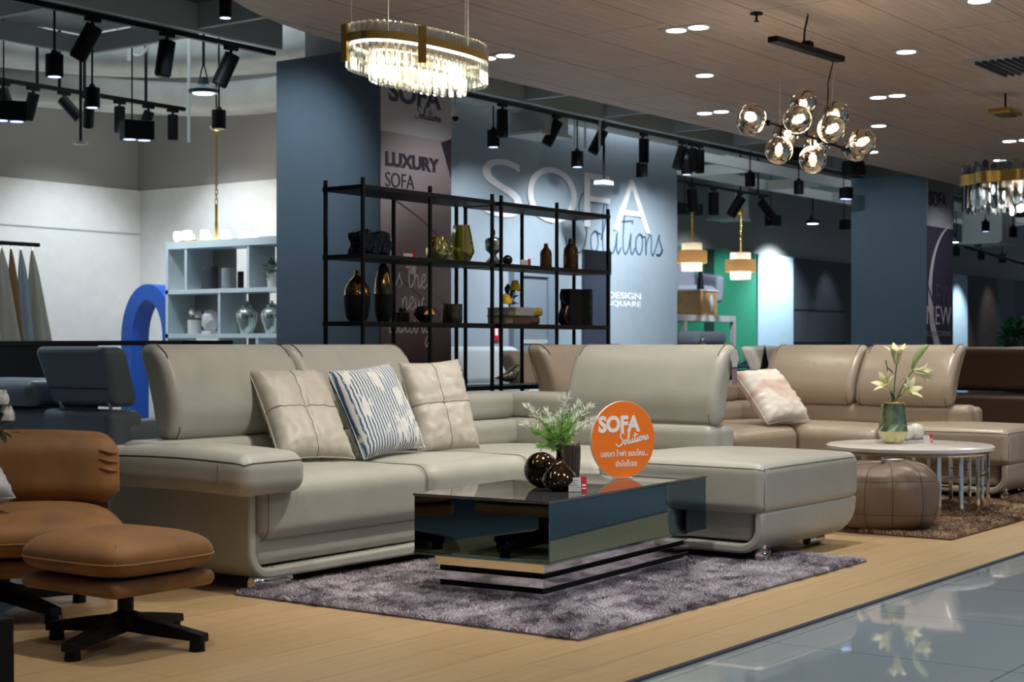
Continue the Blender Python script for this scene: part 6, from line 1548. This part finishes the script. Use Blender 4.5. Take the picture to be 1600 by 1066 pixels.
# blue arch
ac = onX(243, 500, 11.3); ar = MB(); prof = []; Ry, Rz = .33, .50
path = [Vector((11.3, ac.y+Ry, .0))]+[Vector((11.3, ac.y+Ry*math.cos(PI*k/24), 1.07+Rz*math.sin(PI*k/24))) for k in range(25)]+[Vector((11.3, ac.y-Ry, .0))]
mb = MB(); n = len(path)
for i, p in enumerate(path):
    t_ = (path[min(i+1, n-1)]-path[max(i-1, 0)]).normalized(); s_ = Vector((1, 0, 0)).cross(t_).normalized()
    mb.v += [p+s_*.085+X_*.12, p+s_*.085-X_*.12, p-s_*.085-X_*.12, p-s_*.085+X_*.12]
    if i:
        for j in range(4): mb.f.append(((i-1)*4+j, (i-1)*4+(j+1) % 4, i*4+(j+1) % 4, i*4+j))
o = mb.build('display_arch', M['blue_paint'], None, ang=35); tag(o, 'cobalt blue arch standing by the white wall', 'display arch')
# black counter
t = thing('bar_counter', 'long thin black counter top with a solid black end at the left', 'counter', (7.2, 9.1, 0))
MB().box(7.0, 7.45, 7.77, 10.4, 1.0, 1.033).build('counter_top', M['black_matte'], t, smooth=False, bevel=.003); MB().box(7.02, 7.43, 9.15, 10.38, .0, 1.0).build('cabinet', M['black_matte'], t, smooth=False)
MB().box(7.05, 7.40, 7.80, 7.84, 0, 1.0).build('end_panel', M['black_matte'], t, smooth=False)
# fabric swatches
rz = 1.886
t = thing('swatch_rail', 'black rail holding hanging leather swatches at the left edge', 'rail', (7.6, 11.5, rz))
MB().cyl((5.6, 11.5, rz), (8.69, 11.5, rz), .018, n=12).build('rail', M['black'], t)
for x in (6.0, 8.4): MB().cyl((x, 11.5, rz), (x, YB, rz), .012, n=8).build('wall_bracket', M['black'], t)
cols = [(-30, 'cream', (.50, .48, .42)), (3, 'warm beige', (.52, .46, .38)), (17, 'tan brown', (.30, .15, .05)), (32, 'cool grey', (.33, .39, .44)), (50, 'olive cream', (.42, .40, .32))]
for j, (px, nm, c3) in enumerate(cols):
    q = onY(px, 385, 11.5); top_ = Vector((q.x, 11.5, rz-.05)); n = 24; mb = MB(); hh = 1.15; wd = (.17, .17, .10, .12, .15)[j]
    for i in range(9):
        f = i/8; r = .015+wd*f**.85
        for k in range(n):
            a = 2*PI*k/n; rr = r*(1+.18*math.sin(5*a+j))*(1 if f > .05 else .6)
            mb.v.append(top_+Vector((rr*math.cos(a)*.95+.10*f, rr*math.sin(a)*.45, -hh*f)))
    for i in range(8):
        for k in range(n): mb.f.append((i*n+k, i*n+(k+1) % n, (i+1)*n+(k+1) % n, (i+1)*n+k))
    t = thing('hanging_swatch', '%s leather swatch draped from the black rail' % nm, 'swatch', tuple(top_)); mb.build('hide', leather(nm.replace(' ', '_')+'_hide', c3, .6), t, ang=180)
    MB().tube([top_+Vector((0, 0, .0)), top_+Vector((0, 0, .05))], .006, 6).build('hook', M['chrome'], t)
# ------------------------------------------------------------------ raised platform with grey armchair
pd = 24.0; pz = 1+(HOR-494)/F*pd
pl = Wp(1040, 540, pd); pr_ = Wp(1150, 540, pd)
t = thing('display_platform', 'white steel frame platform carrying the light grey armchair', 'platform', ((pl.x+pr_.x)/2, pr_.y, 0), 0)
x0, x1, y0 = pr_.x-1.9, pr_.x, pr_.y
MB().box(x0, x1, y0, y0+1.2, pz-.09, pz).build('top_slab', M['plastic_white'], t, smooth=False)
for x in (x0, onY(1070, 520, y0).x, x1-.07):
    for y in (y0, y0+1.13): MB().box(x, x+.07, y, y+.07, 0, pz-.09).build('leg', M['plastic_white'], t, smooth=False)
def easy_chair(label, P, ang, m, s=1.0, base=.18):
    t = thing('armchair', label, 'armchair', P, ang); b = lambda mb, nm, mm=m: mb.build(nm, mm, t, world=False, ang=180); S = s
    b(MB().rbox(-.36*S, .36*S, -.34*S, .30*S, base, base+.26*S, .08*S, crown=.03), 'seat')
    b(MB().rbox(-.36*S, .36*S, .20*S, .38*S, base+.10, base+.85*S, .08*S, fn=lambda x, y, z: (x*(1-.12*max(0, (z-base-.4*S))), y+.22*(z-base)*.6, z)), 'backrest')
    for q in (-1, 1): b(MB().rbox(q*.40*S-.07*S, q*.40*S+.07*S, -.34*S, .34*S, base+.02, base+.42*S, .06*S, fn=lambda x, y, z: (x+q*.05*(z-base), y, z+.10*max(0, (z-base)/.4)*(y+.3))), 'armrest')
    for x in (-.3, .3):
        for y in (-.28, .28): b(MB().tube([(x*S*1.08, y*S*1.08, 0), (x*S, y*S, base+.03)], [.014, .024], 10), 'leg', M['timber'])
    return t
q = Wp(1099, 494, pd+.3); easy_chair('light grey upholstered armchair on the white platform', (q.x+.05, q.y+.35, pz), -.5, M['armchair'], 1.05, .20)
q = Wp(1068, 494, pd-.1); t = thing('display_cube', 'small timber cube table with an oval cut-out on the platform', 'side table', (q.x, y0+.35, pz))
MB().rbox(q.x-.45, q.x+.06, y0+.05, y0+.5, pz, pz+.36, .01).build('cube', M['timber'], t); MB().box(q.x-.46, q.x+.07, y0+.04, y0+.51, pz+.36, pz+.385).build('top', M['plastic_white'], t, smooth=False)
mb = MB(); mb.prism([(.05*math.cos(2*PI*k/20), .13*math.sin(2*PI*k/20)) for k in range(20)], lambda a, z: (q.x-.12+a, y0+.045, pz+.18+z), lambda a, z: (q.x-.12+a, y0+.052, pz+.18+z)); mb.build('oval_inlay', M['shelf_white'], t, smooth=False)
q2 = Vector((q.x-.1, y0+.25, pz+.385)); t = thing('slim_vase', 'slim black waisted vase on the timber cube', 'vase', tuple(q2))
MB().lathe([(.06, 0), (.045, .12), (.03, .25), (.035, .33), (.04, .36)], q2, 24, closed_bot=True).build('body', M['black'], t); bush(t, q2+Vector((-.05, 0, .46)), .10, M['leaf'], 40)
q = Wp(1104, 540, 21)
o = MB().rbox(q.x-.22, q.x+.22, q.y-.2, q.y+.2, .0, 1.0, .02).build('display_plinth', M['black'], None); tag(o, 'black plinth in front of the small grey armchair', 'plinth')
o = MB().rbox(q.x-.42, q.x+.42, q.y-.10, q.y+.25, 1.0, 1.19, .08).build('footstool', M['armchair'], None, ang=180); tag(o, 'light grey rounded footstool on the black plinth', 'footstool')
q = Wp(1098, 531, 20.6); t = thing('figurine', 'tiny silver lustre figurine in front of the grey armchair', 'figurine', (q.x, q.y, 1.19))
MB().lathe([(.03, 0), (.045, .04), (.03, .09), (.012, .11), (.014, .13), (.0005, .14)], (q.x, q.y, .99), 20, closed_bot=True).build('body', M['lustre'], t)
q = Wp(1195, 545, 16); t = thing('cone_ornament', 'small pointed black cone ornament in front of the white panel', 'ornament', (q.x, q.y, .8))
MB().cyl((q.x, q.y, .75), (q.x, q.y, 1.01), .05, .002, 20).build('cone', M['black'], t); MB().box(q.x-.5, q.x+.5, q.y-.25, q.y+.25, .72, .75).build('console_top', M['black'], t, smooth=False)
for s_ in (-1, 1): MB().box(q.x+s_*.46-.015, q.x+s_*.46+.015, q.y-.2, q.y+.2, 0, .72).build('console_leg', M['black'], t, smooth=False)
# tree at the right edge
q = Wp(1592, 540, 24); t = thing('potted_tree', 'bushy green artificial tree behind the dark brown sofa at the right edge', 'plant', (q.x, q.y, 0))
MB().lathe([(.18, 0), (.24, .4), (.2, .4)], (q.x, q.y, 0), 24, closed_bot=True).build('pot', M['charcoal'], t); MB().cyl((q.x, q.y, .3), (q.x, q.y, 1.0), .03).build('trunk', M['timber'], t)
bush(t, (q.x, q.y, 1.08), .33, mat('bright_leaf', (.04, .20, .06), .5, var=.3), 700, .11, 3, .06)
# left edge: dark side table corner and white flowers
q = Wp(12, 965, 4.35); tz = q.z
t = thing('dark_side_table', 'corner of a low black side table at the bottom left edge', 'side table', (q.x-.2, q.y+.2, 0))
e_ = Wp(22, 965, 4.35); sdx = e_.x; sdy = e_.y
MB().box(sdx-.55, sdx, sdy, sdy+.55, tz-.09, tz).build('top', M['black_matte'], t, smooth=False, bevel=.003)
for a in (sdx-.55, sdx-.05):
    for b in (sdy, sdy+.5): MB().box(a, a+.05, b, b+.05, 0, tz-.09).build('leg', M['black_matte'], t, smooth=False)
fv = Vector((sdx-.16, sdy+.2, tz)); f0 = Wp(2, 625, (fv.x*cs+fv.y*sn))
t = thing('flower_vase', 'tall dark vase with white flowers just inside the left edge', 'vase', (f0.x, f0.y, tz))
f1 = Wp(-75, 700, (fv.x*cs+fv.y*sn)); fv = Vector((f1.x, f1.y, tz)); t.location = fv; MB().lathe([(.05, 0), (.07, .1), (.05, .25), (.03, .32), (.035, .34)], fv, 28, closed_bot=True).build('body', M['black'], t)
for j, (a, z) in enumerate(((.0, 0), (-.06, .02), (-.03, -.05), (.015, -.045))): blob_flower(t, f0+cR*a+Vector((0, 0, z)), .035, M['white_flower'])
MB().cyl(fv+Vector((0, 0, .3)), f0-Vector((0, 0, .03)), .004).build('stem', M['leaf'], t); bush(t, f0+Vector((-.02, 0, -.08)), .05, M['leaf_dark'], 30)
